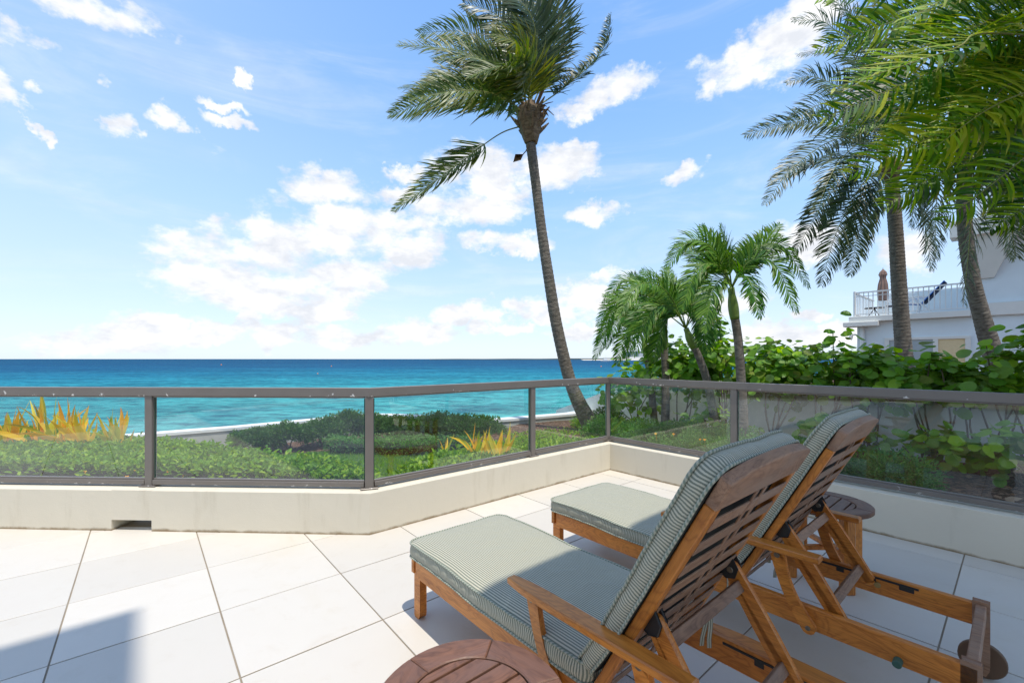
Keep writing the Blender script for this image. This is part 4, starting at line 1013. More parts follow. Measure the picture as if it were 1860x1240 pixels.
# ------------------------------------------------------------------ palms
def catmull(pts, n):
    pts = [np.array(p_, float) for p_ in pts]; pts = [2*pts[0]-pts[1]]+pts+[2*pts[-1]-pts[-2]]; out_ = []; m_ = len(pts)-3
    for i in range(n+1):
        u = i/n*m_; k = min(int(u), m_-1); t_ = u-k; a_, b_, c_, d_ = pts[k:k+4]
        out_.append(.5*((2*b_)+(-a_+c_)*t_+(2*a_-5*b_+4*c_-d_)*t_*t_+(-a_+3*b_-3*c_+d_)*t_**3))
    return np.array(out_)
def frond(parent, ctrl, Lm, wd, matl, rmat, npair=85, wind=(-1, 0, -.2), windk=.9, droop=.6, r0=.016, start=.16, name='frond', rs=0, upn=None, clump_=.0, fwd=.75):
    """feather palm leaf: stalk plus two ranks of narrow leaflets swept by the wind"""
    C = catmull(ctrl, 40); org = C[0]
    seg_ = np.linalg.norm(np.diff(C, axis=0), axis=1); cum = np.concatenate([[0], np.cumsum(seg_)])/seg_.sum()
    t_ = np.repeat(np.linspace(start, .995, npair), 2)+nr.normal(0, .003, npair*2); t_ = np.clip(t_, start, .999); n = len(t_)
    side = np.tile([1., -1.], npair)
    base = np.stack([np.interp(t_, cum, C[:, k]) for k in range(3)], 1)
    T1 = unit(np.stack([np.interp(t_+.01, cum, C[:, k])-np.interp(t_-.02, cum, C[:, k]) for k in range(3)], 1))
    up = unit(np.array([nr.normal(0, .25), -.85+nr.normal(0, .2), .55+nr.normal(0, .25)])) if upn is None else np.array(upn, float)
    S = unit(np.cross(T1, np.broadcast_to(up, T1.shape)+nr.normal(0, .02, T1.shape)))
    U = np.cross(S, T1)
    prof = np.clip(np.sin(np.pi*(t_*.86+.12))**.6, .2, 1)*(1-.25*t_); L = Lm*prof*nr.uniform(.82, 1.08, n)
    W = wd*nr.uniform(.75, 1.1, n)*np.clip(prof, .4, 1)
    W_ = np.array(wind, float); W_ = W_/np.linalg.norm(W_)
    fw = fwd+.9*np.clip(t_-.6, 0, 1)
    d0 = unit(S*side[:, None]*1.0+T1*fw[:, None]+U*(.25+nr.normal(0, .12, n))[:, None]+nr.normal(0, .12, (n, 3)))
    K = 5; pos = base.copy(); d = d0.copy(); Vv = np.zeros((n, K+1, 2, 3))
    gust = (nr.uniform(.6, 1.25, n))[:, None]
    if clump_: gust = gust*(1+clump_*np.sin(t_*40+rs))[:, None]
    tg = unit(W_[None, :]*windk+np.array([0, 0, -droop])[None, :]+nr.normal(0, .22, (n, 3)))
    for k in range(K+1):
        q = k/K; ww = W*(.35+1.3*q if q < .5 else 1.0*(1-((q-.5)/.5)**1.6))*.5+.0008
        ws = unit(np.cross(d, U+.6*np.cross(d, S))+nr.normal(0, .05, (n, 3)))
        ws = unit(np.cross(d, np.cross(ws, d)))
        Vv[:, k, 0] = pos-ws*ww[:, None]; Vv[:, k, 1] = pos+ws*ww[:, None]
        pos = pos+d*(L/K)[:, None]
        d = unit(d+tg*(.34*q+.12)*gust)
    V = Vv.reshape(n*(K+1)*2, 3)
    G = np.zeros((n, K+1, 2, 3)); rv = np.clip(nr.rand()*.5+nr.rand(n)*.5, 0, 1); G[..., 0] = rv[:, None, None]; G[..., 1] = (np.arange(K+1)/K)[None, :, None]; G[..., 2] = nr.rand(n)[:, None, None]
    b0 = (np.arange(n)*(K+1)*2)[:, None, None]; kk = (np.arange(K)*2)[None, :, None]
    Fq = (b0+kk+np.array([0, 1, 3, 2])[None, None, :]).reshape(-1, 4)
    loc = np.array(parent.location)
    fo = fast(name, V-loc, [Fq], G.reshape(-1, 3), matl, parent)
    b_ = MB(); pts = [Vector(C[i]-loc) for i in range(0, 41, 2)]; m_ = len(pts)
    b_.tube(pts, [r0*(1-.85*(i/(m_-1)))*(1.5 if i == 0 else 1) for i in range(m_)], 5); b_.build('leaf_stalk', rmat, fo, smooth=True)
    return fo
def trunk(parent, pts, radii, pitch=.07, matl=None, n=14, nsub=None, ringamp=.055):
    C = catmull(pts, 60); L = np.linalg.norm(np.diff(C, axis=0), axis=1).sum(); m_ = int(L/pitch*4); C = catmull(pts, m_); loc = np.array(parent.location)
    rr = np.interp(np.linspace(0, 1, m_+1), np.linspace(0, 1, len(radii)), radii)
    ph = np.arange(m_+1)/4.0; saw = (ph % 1)
    rr = rr*(1+ringamp*(saw-.5)+.02*np.array([mnoise.noise(Vector((i*.21, 3, 0))) for i in range(m_+1)]))
    b_ = MB(); b_.tube([Vector(c_-loc) for c_ in C], list(rr), n); o_ = b_.build('trunk', matl or M_TRUNK, parent, smooth=True); return o_
def Pd(l): return [P(a_, b_, c_) for a_, b_, c_ in l]

# main leaning coconut palm
Y0 = 8.6
root = empty('coconut_palm', P(1084, 806, Y0)); tag(root, 'tall leaning coconut palm with windblown crown behind the railing corner', 'palm tree')
trunk(root, Pd([(1092, 812, Y0), (1073, 772, Y0), (1050, 728, Y0), (1032, 680, Y0), (1011, 590, Y0), (996, 500, Y0), (984, 420, Y0), (974, 340, Y0), (964, 262, Y0)]), [.27, .19, .15, .125, .118, .112, .105, .098, .095, .10], .075)
# fibre head
b = MB(); fb = [P(965, 262, Y0), P(964, 245, Y0), P(963, 225, Y0), P(962, 205, Y0), P(964, 188, Y0)]
lc = root.location; b.tube([v-lc for v in fb], [.10, .17, .23, .25, .12], 14)
b.v = [tuple(Vector(v)+Vector((mnoise.noise(Vector(v)*9), mnoise.noise(Vector(v)*9+Vector((5, 0, 0))), mnoise.noise(Vector(v)*9+Vector((0, 5, 0)))))*.07) for v in b.v]
b.build('fibre_head', M_FIBRE, root)
for k in range(22):
    an = k*2.4; z0 = -.16+.02*k; c0 = P(963, 225, Y0)-lc+Vector((math.cos(an)*.17, math.sin(an)*.17, z0))
    d = Vector((math.cos(an)*.9, math.sin(an)*.9, .7)).normalized(); L = rnd.uniform(.14, .30)
    b = MB(); b.tube([c0, c0+d*L*.5, c0+d*L+Vector((0, 0, .02))], [.06, .035, .012], 5)
    b.build('stalk_stub', M_FIBRE, root)
b = MB(); b.tube(Pd2 := [v-lc for v in Pd([(973, 195, Y0), (985, 165, Y0-.1), (1000, 143, Y0-.1)])], [.03, .035, .004], 6); b.build('brown_spathe', M_RACHB, root)
b = MB()
for k in range(9):
    e = P(985+rnd.uniform(0, 25), 200+rnd.uniform(-15, 25), Y0-.2)-lc; b.tube([P(970, 197, Y0)-lc, (P(985, 190, Y0-.2)-lc)*.5+e*.5, e], [.012, .012, .006], 4)
b.build('dead_flower_stalk', M_RACHB, root)
b = MB(); b.tube([v-lc for v in Pd([(961, 262, Y0-.1), (955, 275, Y0-.2), (948, 283, Y0-.2)])], [.012, .01, .01], 5); b.add([v-lc for v in Pd([(951, 280, Y0-.2), (936, 280, Y0-.25), (932, 295, Y0-.25), (946, 291, Y0-.2), (941, 283, Y0-.1)])], [(0, 1, 4), (1, 2, 4), (2, 3, 4), (3, 0, 4)]); b.build('hanging_husk', M_RACHB, root)
FR = [
 ([(950, 228, 0), (905, 245, -.3), (830, 300, -.5), (716, 383, -.6)], .66, .9, M_COCO, .32),
 ([(952, 215, 0), (890, 190, -.1), (800, 182, .1), (708, 208, .3)], .72, .8, M_COCO, .15),
 ([(955, 208, 0), (900, 172, -.8), (830, 165, -1.2), (745, 178, -1.3)], .70, .8, M_COCO, .15),
 ([(957, 200, 0), (905, 130, .3), (830, 92, .5), (724, 82, .6)], .75, .8, M_COCO, .15),
 ([(957, 200, 0), (915, 135, -.6), (860, 105, -.9), (790, 110, -1.1)], .72, .8, M_COCO, .15),
 ([(959, 200, 0), (962, 135, -.6), (945, 85, -1.1), (895, 62, -1.4)], .74, 1.0, M_COCO, .12),
 ([(958, 200, 0), (945, 140, -.9), (915, 120, -1.5), (850, 140, -1.8)], .74, 1.0, M_COCO, .12),
 ([(962, 195, 0), (985, 100, .4), (990, 20, .5), (950, -60, .6)], .80, .9, M_COCO2, .10),
 ([(962, 195, 0), (960, 90, .8), (930, 10, 1.2), (860, -40, 1.4)], .80, .9, M_COCO2, .10),
 ([(962, 195, 0), (950, 100, .2), (905, 30, .3), (840, 5, .3)], .78, .9, M_COCO2, .10),
 ([(966, 195, 0), (1000, 110, .2), (1015, 30, .1), (1005, -50, 0)], .74, .9, M_COCO2, .12),
 ([(962, 195, 0), (975, 95, -.3), (960, 20, -.5), (900, -30, -.6)], .80, .9, M_COCO2, .10),
 ([(955, 206, 0), (895, 165, .6), (815, 150, .9), (728, 160, 1.0)], .78, .9, M_COCO, .14),
 ([(957, 204, 0), (905, 150, -.3), (850, 135, -.6), (775, 150, -.8)], .80, 1.0, M_COCO, .14),
 ([(957, 200, 0), (915, 110, .6), (850, 60, .9), (760, 60, 1.0)], .78, .9, M_COCO, .14),
 ([(970, 198, 0), (1030, 155, .2), (1092, 95, .3), (1108, 28, .3)], .42, 1.1, M_COCO2, .20),
]
for i, (cp_, L, wk, mt, st) in enumerate(FR):
    frond(root, Pd([(a_, b_, Y0+c_) for a_, b_, c_ in cp_]), L*1.08, .046, mt, M_RACH, 112, wind=(-1, .1, .02), windk=wk, droop=.55 if i != 0 else .35, start=st, rs=i, clump_=.3)

# background coconut palm
def gen_palm(name, label, cat, Yt, tr, rad, head, fronds, L, wd, mt, wk=.6, dr=.8, group=None, r0=.014, npair=80, headr=.2, start=.12, extra=None, rmat=None):
    bx_ = tr[0]; root = empty(name, P(bx_[0], bx_[1], bx_[2] if len(bx_) > 2 else Yt)); tag(root, label, cat, group); lc = root.location
    trunk(root, Pd([(q[0], q[1], q[2] if len(q) > 2 else Yt) for q in tr]), rad, .07)
    if headr:
        b_ = MB(); h_ = P(*head, Yt)-lc; b_.tube([h_+Vector((0, 0, -.35)), h_+Vector((0, 0, -.15)), h_, h_+Vector((0, 0, .15))], [rad[-1], headr*.9, headr, headr*.4], 12); b_.build('fibre_head', M_FIBRE, root)
    for i, cp_ in enumerate(fronds):
        frond(root, Pd([(a_, b_, Yt+c_) for a_, b_, c_ in cp_]), L*rnd.uniform(.9, 1.08), wd, mt, rmat or M_RACH, npair, wind=(-1, .1, -.05), windk=wk, droop=dr, r0=r0, start=start, rs=i, clump_=.2)
    return root
gen_palm('coconut_palm', 'grey-trunked coconut palm with drooping fronds left of the blue house wall', 'palm tree', 9.0,
  [(1648, 720), (1640, 620), (1633, 520), (1627, 420), (1620, 330)], [.17, .14, .13, .122, .12], (1617, 300),
  [[(1610, 290, 0), (1545, 235, 0), (1450, 222, .1), (1352, 246, .1)], [(1610, 285, 0), (1555, 185, .3), (1480, 140, .5), (1428, 152, .5)], [(1610, 295, 0), (1535, 250, -.5), (1445, 300, -.8), (1390, 372, -.9)],
   [(1610, 298, 0), (1560, 290, .4), (1490, 380, .6), (1440, 465, .6)], [(1612, 300, 0), (1570, 330, -.3), (1520, 420, -.5), (1492, 518, -.5)], [(1615, 300, 0), (1590, 340, .6), (1560, 420, .8), (1545, 500, .8)],
   [(1612, 280, 0), (1565, 130, -.2), (1505, 45, -.3), (1440, 38, -.3)], [(1612, 280, 0), (1600, 130, .4), (1560, 40, .6), (1500, 5, .6)], [(1620, 300, 0), (1655, 330, .2), (1680, 410, .3), (1692, 490, .3)],
   [(1614, 280, 0), (1630, 130, 0), (1640, 30, 0), (1610, -40, 0)], [(1612, 285, 0), (1560, 200, -1.0), (1490, 190, -1.5), (1425, 235, -1.7)], [(1612, 290, 0), (1570, 260, -1.2), (1520, 300, -1.9), (1480, 390, -2.1)],
   [(1612, 285, 0), (1580, 160, .9), (1520, 100, 1.2), (1450, 100, 1.3)], [(1612, 290, 0), (1545, 285, .8), (1470, 300, 1.3), (1400, 330, 1.4)], [(1612, 285, 0), (1570, 90, .6), (1540, 20, .9), (1470, -20, 1.0)]],
  .68, .040, M_COCO2, .45, .75, npair=100)
gen_palm('coconut_palm', 'curved coconut palm trunk in front of the blue house with a hanging frond', 'palm tree', 7.2,
  [(1830, 720), (1806, 650), (1782, 570), (1765, 500), (1752, 400), (1752, 260)], [.165, .135, .11, .10, .095, .09], (1755, 215),
  [[(1757, 215, 0), (1768, 290, -1.6), (1763, 410, -2.0), (1750, 552, -2.1)], [(1757, 215, 0), (1800, 280, -1.2), (1830, 370, -1.5), (1845, 470, -1.5)], [(1765, 210, 0), (1830, 260, -.2), (1860, 340, -.3), (1880, 440, -.3)], [(1745, 205, 0), (1695, 240, .2), (1670, 320, .3), (1655, 410, .3)],
   [(1745, 200, 0), (1670, 140, 0), (1590, 170, 0), (1540, 260, 0)], [(1750, 190, 0), (1700, 80, .4), (1620, 30, .6), (1540, 60, .6)], [(1760, 190, 0), (1780, 60, 0), (1800, -60, 0), (1780, -150, 0)],
   [(1770, 200, 0), (1850, 150, 0), (1930, 190, .2), (1970, 300, .2)], [(1765, 210, 0), (1810, 280, .4), (1830, 380, .5), (1835, 470, .5)], [(1750, 205, 0), (1715, 280, .8), (1700, 380, 1.0), (1700, 470, 1.0)]],
  .66, .036, M_COCO2, .35, .9, npair=110)
gen_palm('near_palm', 'closest palm at the upper right whose bright green fronds hang into view', 'palm tree', 4.9,
  [(2130, 900), (2100, 600), (2060, 350), (2030, 120)], [.20, .16, .14, .14], (2020, 90),
  [[(2010, 90, 0), (1830, 70, -.2), (1740, 110, -.3), (1495, 215, -.3)], [(2010, 95, 0), (1840, 150, -.5), (1770, 210, -.7), (1545, 315, -.7)], [(2010, 80, 0), (1810, 0, .2), (1710, 10, .3), (1485, 90, .3)],
   [(2015, 100, 0), (1900, 210, .3), (1750, 290, .5), (1605, 375, .5)], [(2010, 70, 0), (1830, -60, 0), (1740, -60, 0), (1485, 0, 0)], [(2020, 100, 0), (1930, 220, -.6), (1820, 320, -.9), (1715, 400, -.9)],
   [(2010, 95, 0), (1910, 110, .7), (1750, 170, 1.0), (1595, 270, 1.1)], [(2020, 80, 0), (1930, -30, -.8), (1780, -30, -1.1), (1645, 40, -1.2)], [(2020, 100, 0), (1940, 140, -.9), (1810, 190, -1.3), (1695, 270, -1.4)],
   [(2010, 80, 0), (1820, 40, -.6), (1770, 50, -.9), (1565, 130, -1.0)], [(2010, 60, 0), (1900, -90, .6), (1730, -80, .8), (1555, -10, .9)], [(2010, 85, 0), (1830, 90, .9), (1760, 140, 1.3), (1545, 240, 1.5)], [(2010, 85, 0), (1900, 30, 1.2), (1730, 60, 1.7), (1575, 150, 1.9)],
   [(2010, 95, 0), (1920, 170, 1.0), (1780, 250, 1.4), (1645, 350, 1.5)], [(2010, 80, 0), (1800, 60, -1.2), (1730, 90, -1.6), (1515, 160, -1.7)], [(2010, 70, 0), (1840, -20, 1.2), (1770, -20, 1.7), (1545, 60, 1.9)],
   [(2020, 100, 0), (1960, 200, .8), (1900, 280, 1.1), (1755, 360, 1.2)], [(2010, 95, 0), (1900, 130, 0), (1750, 190, 0), (1605, 290, 0)], [(2030, 60, 0), (1960, -60, -.4), (1830, -60, -.6), (1705, 10, -.7)], [(2030, 110, 0), (1980, 230, .2), (1930, 330, .3), (1795, 420, .3)]],
  .80, .058, M_COCON, .85, .5, npair=74)

# small palms with green crownshafts
def small_palm(label, Yt, tr, rad, shaft, fronds, L, seed):
    root = empty('christmas_palm', P(*tr[0], Yt)); tag(root, label, 'palm tree', 'small palms with green crownshafts'); lc = root.location
    rad = [r_*.84 for r_ in rad]; trunk(root, Pd([(a_, b_, Yt) for a_, b_ in tr]), rad, .05, n=12, ringamp=.03)
    b_ = MB(); C = catmull(Pd([(a_, b_, Yt) for a_, b_ in shaft]), 12); b_.tube([Vector(c_)-lc for c_ in C], [rad[-1]*(1.05+.28*math.sin(math.pi*min(1, k/9)) - .3*(k/12)) for k in range(13)], 12); b_.build('crownshaft', M_SHAFT, root, smooth=True)
    for i, cp_ in enumerate(fronds):
        frond(root, Pd([(a_, b_, Yt+c_) for a_, b_, c_ in cp_]), L*rnd.uniform(.9, 1.1), .029, M_ADON, M_SHAFT, 66, wind=(-1, .1, -.1), windk=.55, droop=.75, r0=.012, start=.18, rs=i, clump_=.2, fwd=.9)
    return root
def rel(c, ends, d=.5):
    """fronds from the crown centre c through a high middle point to each end (dx, dy, ddepth)"""
    o_ = []
    for dx, dy, dd in ends:
        h = -abs(dx)*.45-25 if dy > -60 else -20
        o_.append([(c[0], c[1], 0), (c[0]+dx*.28, c[1]+dy*.25+h*.75, dd*.3), (c[0]+dx*.66, c[1]+dy*.55+h*.85, dd*.7), (c[0]+dx, c[1]+dy, dd)])
    return o_
small_palm('tallest small palm with green crownshaft, rightmost of the four', 5.9, [(1349, 830), (1349, 760), (1346, 690), (1341, 620), (1335, 578)], [.095, .082, .07, .066, .064], [(1335, 580), (1331, 550), (1328, 522)],
  rel((1329, 522), [(88, -115, .2), (140, 0, 0), (118, 45, -.3), (-55, -112, .3), (-118, -35, 0), (-92, 42, -.2), (-50, 80, -.4), (50, 55, -.6), (-20, -112, -.5), (60, -90, .8), (-100, -80, .7), (-70, 10, 1.0)]), .33, 1)
small_palm('slanting small palm with crownshaft left of the tallest one', 6.9, [(1306, 800), (1296, 750), (1284, 690), (1268, 645), (1260, 630)], [.088, .08, .072, .066, .064], [(1261, 632), (1252, 612), (1246, 596)],
  rel((1246, 596), [(-80, -105, .2), (-150, -60, 0), (-160, 20, .2), (-95, 50, -.3), (-125, -20, -.8), (35, -100, .2), (60, 20, .4), (-40, -110, .6), (-60, 60, .5), (40, 45, -.4)]), .36, 2)
small_palm('straight small palm whose crown merges with its slanting neighbour', 7.8, [(1206, 800), (1209, 740), (1209, 680), (1207, 645), (1206, 632)], [.095, .088, .08, .075, .072], [(1206, 634), (1206, 612), (1206, 596)],
  rel((1206, 596), [(-60, -100, 0), (-110, -45, 0), (-120, 25, .3), (-70, 55, -.4), (45, -80, 0), (70, 0, .3), (10, -110, .5), (-20, 62, .6)]), .36, 3)
small_palm('leftmost small palm with rough brown stem and drooping fronds', 8.7, [(1192, 800), (1186, 740), (1182, 690), (1176, 655), (1174, 640)], [.09, .085, .08, .08, .08], [(1174, 640), (1172, 630), (1170, 620)],
  rel((1170, 622), [(-50, -80, 0), (-85, -30, 0), (-90, 30, .2), (-50, 40, -.4), (35, -60, 0), (40, 20, .3), (-70, 10, -.5)]), .36, 4)

# ------------------------------------------------------------------ neighbour boundary wall
b = MB(); 
pA = ab(8.56, 8.2); pB = ab(8.56, 5.6); pC = ab(8.56, -5.0)
b.add([v for q, z_ in ((pA, -.1), (pB, .85), (pC, .92)) for v in ((q.x, q.y, -.5), (q.x, q.y, z_), (q.x+UA.x*.2, q.y+UA.y*.2, z_), (q.x+UA.x*.2, q.y+UA.y*.2, -.5))],
      [[i*4+k, i*4+(k+1) % 4, i*4+4+(k+1) % 4, i*4+4+k] for i in range(2) for k in range(4)]+[[0, 1, 2, 3][::-1], [8, 9, 10, 11]])
tag(b.build('boundary_wall', M_NEIGH), 'white painted garden boundary wall behind the sea grape bushes', 'wall')

# sea grape bushes
def round_leaf_mesh(seed):
    rr = random.Random(seed); n = 12; vs = [(0, 0, 0)]; gs = [(rr.random()*.3, .3, 0)]
    for ring, f in ((0, .55), (1, 1.0)):
        for k in range(n):
            a_ = 2*math.pi*k/n; notch = .82 if (k == 0 and ring) else 1.0; r_ = f*notch*(1+rr.uniform(-.05, .05))
            z_ = .16*r_*r_*math.cos(2*a_+seed)*.6+.10*r_*r_+rr.uniform(-.015, .015)
            vs.append((r_*math.cos(a_)-.9, r_*math.sin(a_), z_)); gs.append((gs[0][0], .3+.3*f, 0))
    vs[0] = (-.9, 0, -.02)
    fs = [(0, 1+k, 1+(k+1) % n) for k in range(n)]+[(1+k, 1+n+k, 1+n+(k+1) % n, 1+(k+1) % n) for k in range(n)]
    me = bpy.data.meshes.new('leaf'); me.from_pydata(vs, [], fs); a = me.attributes.new('gc', 'FLOAT_VECTOR', 'POINT'); a.data.foreach_set('vector', np.array(gs, dtype=np.float32).ravel())
    me.materials.append(M_GRAPE); me.polygons.foreach_set('use_smooth', [True]*len(me.polygons)); me.update(); return me
RL = [round_leaf_mesh(s) for s in range(6)]
RLV = [np.array([v.co[:] for v in me.vertices]) for me in RL]
RLF = [[tuple(p_.vertices) for p_ in me.polygons] for me in RL]
def grape(x, y, zc, rad, nobj, nst, label, gz=BZ, lr=(.038, .086), sparse=0, bias=0.0):
    root = empty('sea_grape_bush', (x, y, gz)); tag(root, label, 'bush', 'sea grape bushes along the boundary wall')
    ctr = Vector((0, 0, zc-gz)); ncl = 26; cls = []
    for k in range(ncl):
        d = Vector((rnd.gauss(0, 1), rnd.gauss(0, 1), rnd.gauss(0, 1))).normalized(); d.z = abs(d.z)*.9-.25 if not sparse else abs(d.z)
        cls.append(ctr+Vector((d.x*rad[0], d.y*rad[1], d.z*rad[2]))*rnd.uniform(.45, .95))
        if k < 6 and not sparse and zc > .6: cls[-1].z += rnd.uniform(.10, .30)
    b_ = MB()
    for k, q in enumerate(cls[:6]):
        s0 = Vector((rnd.uniform(-.15, .15), rnd.uniform(-.15, .15), 0)); mid = s0*.5+q*.5+Vector((rnd.uniform(-.1, .1), rnd.uniform(-.1, .1), -.08))
        C = catmull([s0, mid, q], 8); b_.tube([Vector(c_) for c_ in C], [.015*(1-.6*i/8) for i in range(9)], 5)
    b_.build('branch', M_STEM, root)
    stv, stf, stg, o_ = [], [], [], 0
    for k in range(nobj+nst):
        q = cls[rnd.randrange(ncl)]; d = Vector((rnd.gauss(0, 1), rnd.gauss(0, 1), rnd.gauss(0, .8))).normalized(); rr_ = rad[2]*.38*rnd.random()**.5
        p_ = q+d*rr_; 
        if p_.z < .03: p_.z = rnd.uniform(.03, .3)
        out_ = (d+ (p_-ctr).normalized()*.6+Vector((-.15, -.35, .35))).normalized()
        # leaf normal: mostly facing up/outwards
        nn = (out_*.7+Vector((rnd.gauss(0, .45), rnd.gauss(0, .45), .65+rnd.gauss(0, .3)))).normalized()
        ax = nn.cross(Vector((rnd.gauss(0, 1), rnd.gauss(0, 1), rnd.gauss(0, 1)))).normalized(); ay = nn.cross(ax); s_4 = rnd.uniform(*lr)
        Mx = Matrix((ax*s_4, ay*s_4, nn*s_4)).transposed().to_4x4(); Mx.translation = p_
        vi_ = rnd.randrange(6)
        front = (-(p_.y-ctr.y)/rad[1])+p_.z/rad[2]*.6
        if k < nobj: linkobj('leaf', RL[vi_], root, Mx)
        else:
            VV = RLV[vi_] @ np.array(Mx.to_3x3()).T+np.array(p_); stv.append(VV); rv = rnd.random(); stg += [(rv, .5, 0)]*len(VV)
            stf += [tuple(i+o_ for i in f) for f in RLF[vi_]]; o_ += len(VV)
    if nst:
        me = bpy.data.meshes.new('foliage'); me.from_pydata(np.concatenate(stv).tolist(), [], stf); a = me.attributes.new('gc', 'FLOAT_VECTOR', 'POINT'); a.data.foreach_set('vector', np.array(stg, dtype=np.float32).ravel()); me.materials.append(M_GRAPE)
        fo = linkobj('foliage', me, root); fo['kind'] = 'stuff'
    return root
grape(2.62, 9.2, 0.53, (.65, .6, 1.08), 190, 150, 'sea grape bush at the far end beside the leftmost small palm')
grape(3.15, 8.2, 0.88, (.75, .6, 1.08), 230, 480, 'sea grape bush behind the slanting small palm')
grape(3.75, 7.7, 1.03, (.75, .6, 0.92), 230, 480, 'sea grape bush left of the tallest small palm')
grape(4.35, 7.2, 0.93, (.75, .6, 0.92), 230, 480, 'sea grape bush just right of the tallest small palm')
grape(4.95, 6.9, 0.96, (.75, .6, 0.92), 200, 300, 'high sea grape bush in the middle of the boundary wall')
grape(5.45, 6.5, 0.81, (.7, .5, 0.65), 230, 430, 'sea grape bush left of the house window')
grape(5.75, 5.95, 0.89, (.65, .5, 0.49), 230, 380, 'sea grape bush below the house window')
grape(6.1, 5.55, 0.86, (.65, .5, 0.45), 230, 360, 'sea grape bush at the foot of the curved palm trunk')
grape(6.35, 5.2, 1.20, (.5, .5, 0.65), 170, 120, 'rightmost sea grape bush reaching higher at the frame edge')
grape(5.2, 5.3, .10, (.8, .5, .5), 190, 0, 'low straggling sea grape growing in front of the boundary wall', lr=(.05, .075))
grape(5.75, 4.75, .22, (.6, .5, .55), 140, 0, 'low sea grape sprig at the right behind the glass', lr=(.05, .075))
grape(3.2, 6.9, .10, (.8, .6, .6), 190, 0, 'small dark sea grape behind the first right-hand glass pane', lr=(.045, .07))

grape(4.5, 6.0, .15, (.8, .5, .5), 150, 0, 'low sea grape growth behind the second lounger backrest', lr=(.05, .075))
# ground shrubs with yellow flowers behind the right glass pane
gs_ = [(5.45, 2.15, 'low leafy shrub at the far right behind the glass'), (5.5, 1.45, 'low leafy shrub second from the right behind the glass'), (5.5, 2.85, 'low leafy shrub with yellow flowers behind the second pane'), (5.6, 3.55, 'low leafy shrub beside the second right-hand post'), (6.15, 2.5, 'low leafy shrub in the second row on mulch'),
       (5.55, .8, 'low leafy shrub nearest the right frame edge'), (6.2, 3.3, 'low leafy shrub in the second row behind the loungers'), (5.6, 4.25, 'low leafy shrub behind the first right-hand pane')]
for a_, b_2, lb in gs_:
    v = ab(a_, b_2); bush('ground_shrub', (v.x, v.y, BZ+.20), (.54, .50, .29), 6500, .036, .017, M_GCOV, lb, 'shrub', 'low leafy shrubs along the right parapet', gz=BZ, clump=34)
for k, (a_, b_2) in enumerate([(5.35, 2.62), (5.33, 2.55), (5.2, 3.15), (5.3, 2.95)]):
    v = ab(a_, b_2); b = MB()
    for j in range(6):
        an = j*1.047; b.add([(0, 0, 0), (.012*math.cos(an-.4), .012*math.sin(an-.4), .004), (.024*math.cos(an), .024*math.sin(an), .006), (.012*math.cos(an+.4), .012*math.sin(an+.4), .004)], [(0, 1, 2, 3)], [(.3, 0, 0)]*4)
    b.tube([(0, 0, -.12), (0, 0, 0)], .002, 4)
    fl = b.build('flower', M_FLOWER); fl.location = (v.x, v.y, BZ+.40+.01*k); fl.rotation_euler = (.5, -.3, 0)
    tag(fl, ['yellow flower, left one of the touching pair behind the glass', 'yellow flower, right one of the touching pair behind the glass', 'single yellow flower nearest the near palm table', 'single small yellow flower above the pair'][k], 'flower', 'yellow flowers in the low shrubs')
# fallen leaves on the mulch
b = MB()
for k in range(420):
    a_ = rnd.uniform(5.4, 8.3); b_2 = rnd.uniform(-1, 4.5); v = ab(a_, b_2, BZ+.012+rnd.random()*.02); s_5 = rnd.uniform(.03, .07); an = rnd.uniform(0, 6.28)
    e1_ = Vector((math.cos(an), math.sin(an), rnd.uniform(-.2, .2)))*s_5; e2_ = Vector((-math.sin(an), math.cos(an), rnd.uniform(-.3, .3)))*s_5*.7
    b.add([v-e1_, v-e2_*.8, v+e1_, v+e2_], [(0, 1, 2, 3)], [(rnd.random(), 0, 0)]*4)
M_DEAD = leafmat('dead_leaf', [(.20, .10, .05), (.34, .20, .12), (.28, .14, .06), (.45, .32, .22)], .7, .1)
tag(b.build('leaf_litter', M_DEAD), 'fallen brown leaves scattered on the mulch', 'leaf litter', kind='stuff')
for k, (x, y) in enumerate([(1.1, 5.6), (.2, 4.4)]): pass
# small orange blossoms inside the left hedge
b = MB()
for k in range(26):
    x = rnd.uniform(-5, -1.6); y = 4.42+rnd.uniform(-.03, .05); z = rnd.uniform(-.1, .18); s_6 = rnd.uniform(.012, .03)
    for j in range(3):
        d = Vector((rnd.gauss(0, 1), -abs(rnd.gauss(0, 1)), rnd.gauss(0, 1))).normalized()*s_6; q = d.orthogonal().normalized()*s_6*.4; c_ = Vector((x, y-.05, z))
        b.add([c_, c_+d*.5+q, c_+d, c_+d*.5-q], [(0, 1, 2, 3)], [(rnd.random(), 0, 0)]*4)
tag(b.build('orange_blossom', M_FLOWER), 'tiny orange blossoms dotted through the left hedge', 'blossom', kind='stuff')

# ------------------------------------------------------------------ neighbouring house
nb = empty('neighbour_house', ab(19.47, 3.7, GZ)); tag(nb, 'pale blue two-storey house with white balcony and yellow-blinded window', 'house'); nl = nb.location
def nbox(name, a0, a1, b0, b1, z0, z1, m_, par=nb, bev=.01):
    m2 = MB(); m2.prism([((v-nl).x, (v-nl).y) for v in (ab(a0, b0), ab(a1, b0), ab(a1, b1), ab(a0, b1))], z0-nl.z, z1-nl.z, bev=bev); return m2.build(name, m_, par)
AF = 19.47
nbox('wall', AF, AF+6, -6, 3.78, GZ, 2.60, M_BLUE)
nbox('ledge', AF-.22, AF+.05, .98, 3.98, 2.605, 2.80, M_TRIM)
nbox('ledge', AF-.10, AF+.05, -6, .975, 2.60, 2.98, M_TRIM)
nbox('gutter', AF-.34, AF+.3, 3.15, 4.12, 2.44, 2.60, M_TRIM)
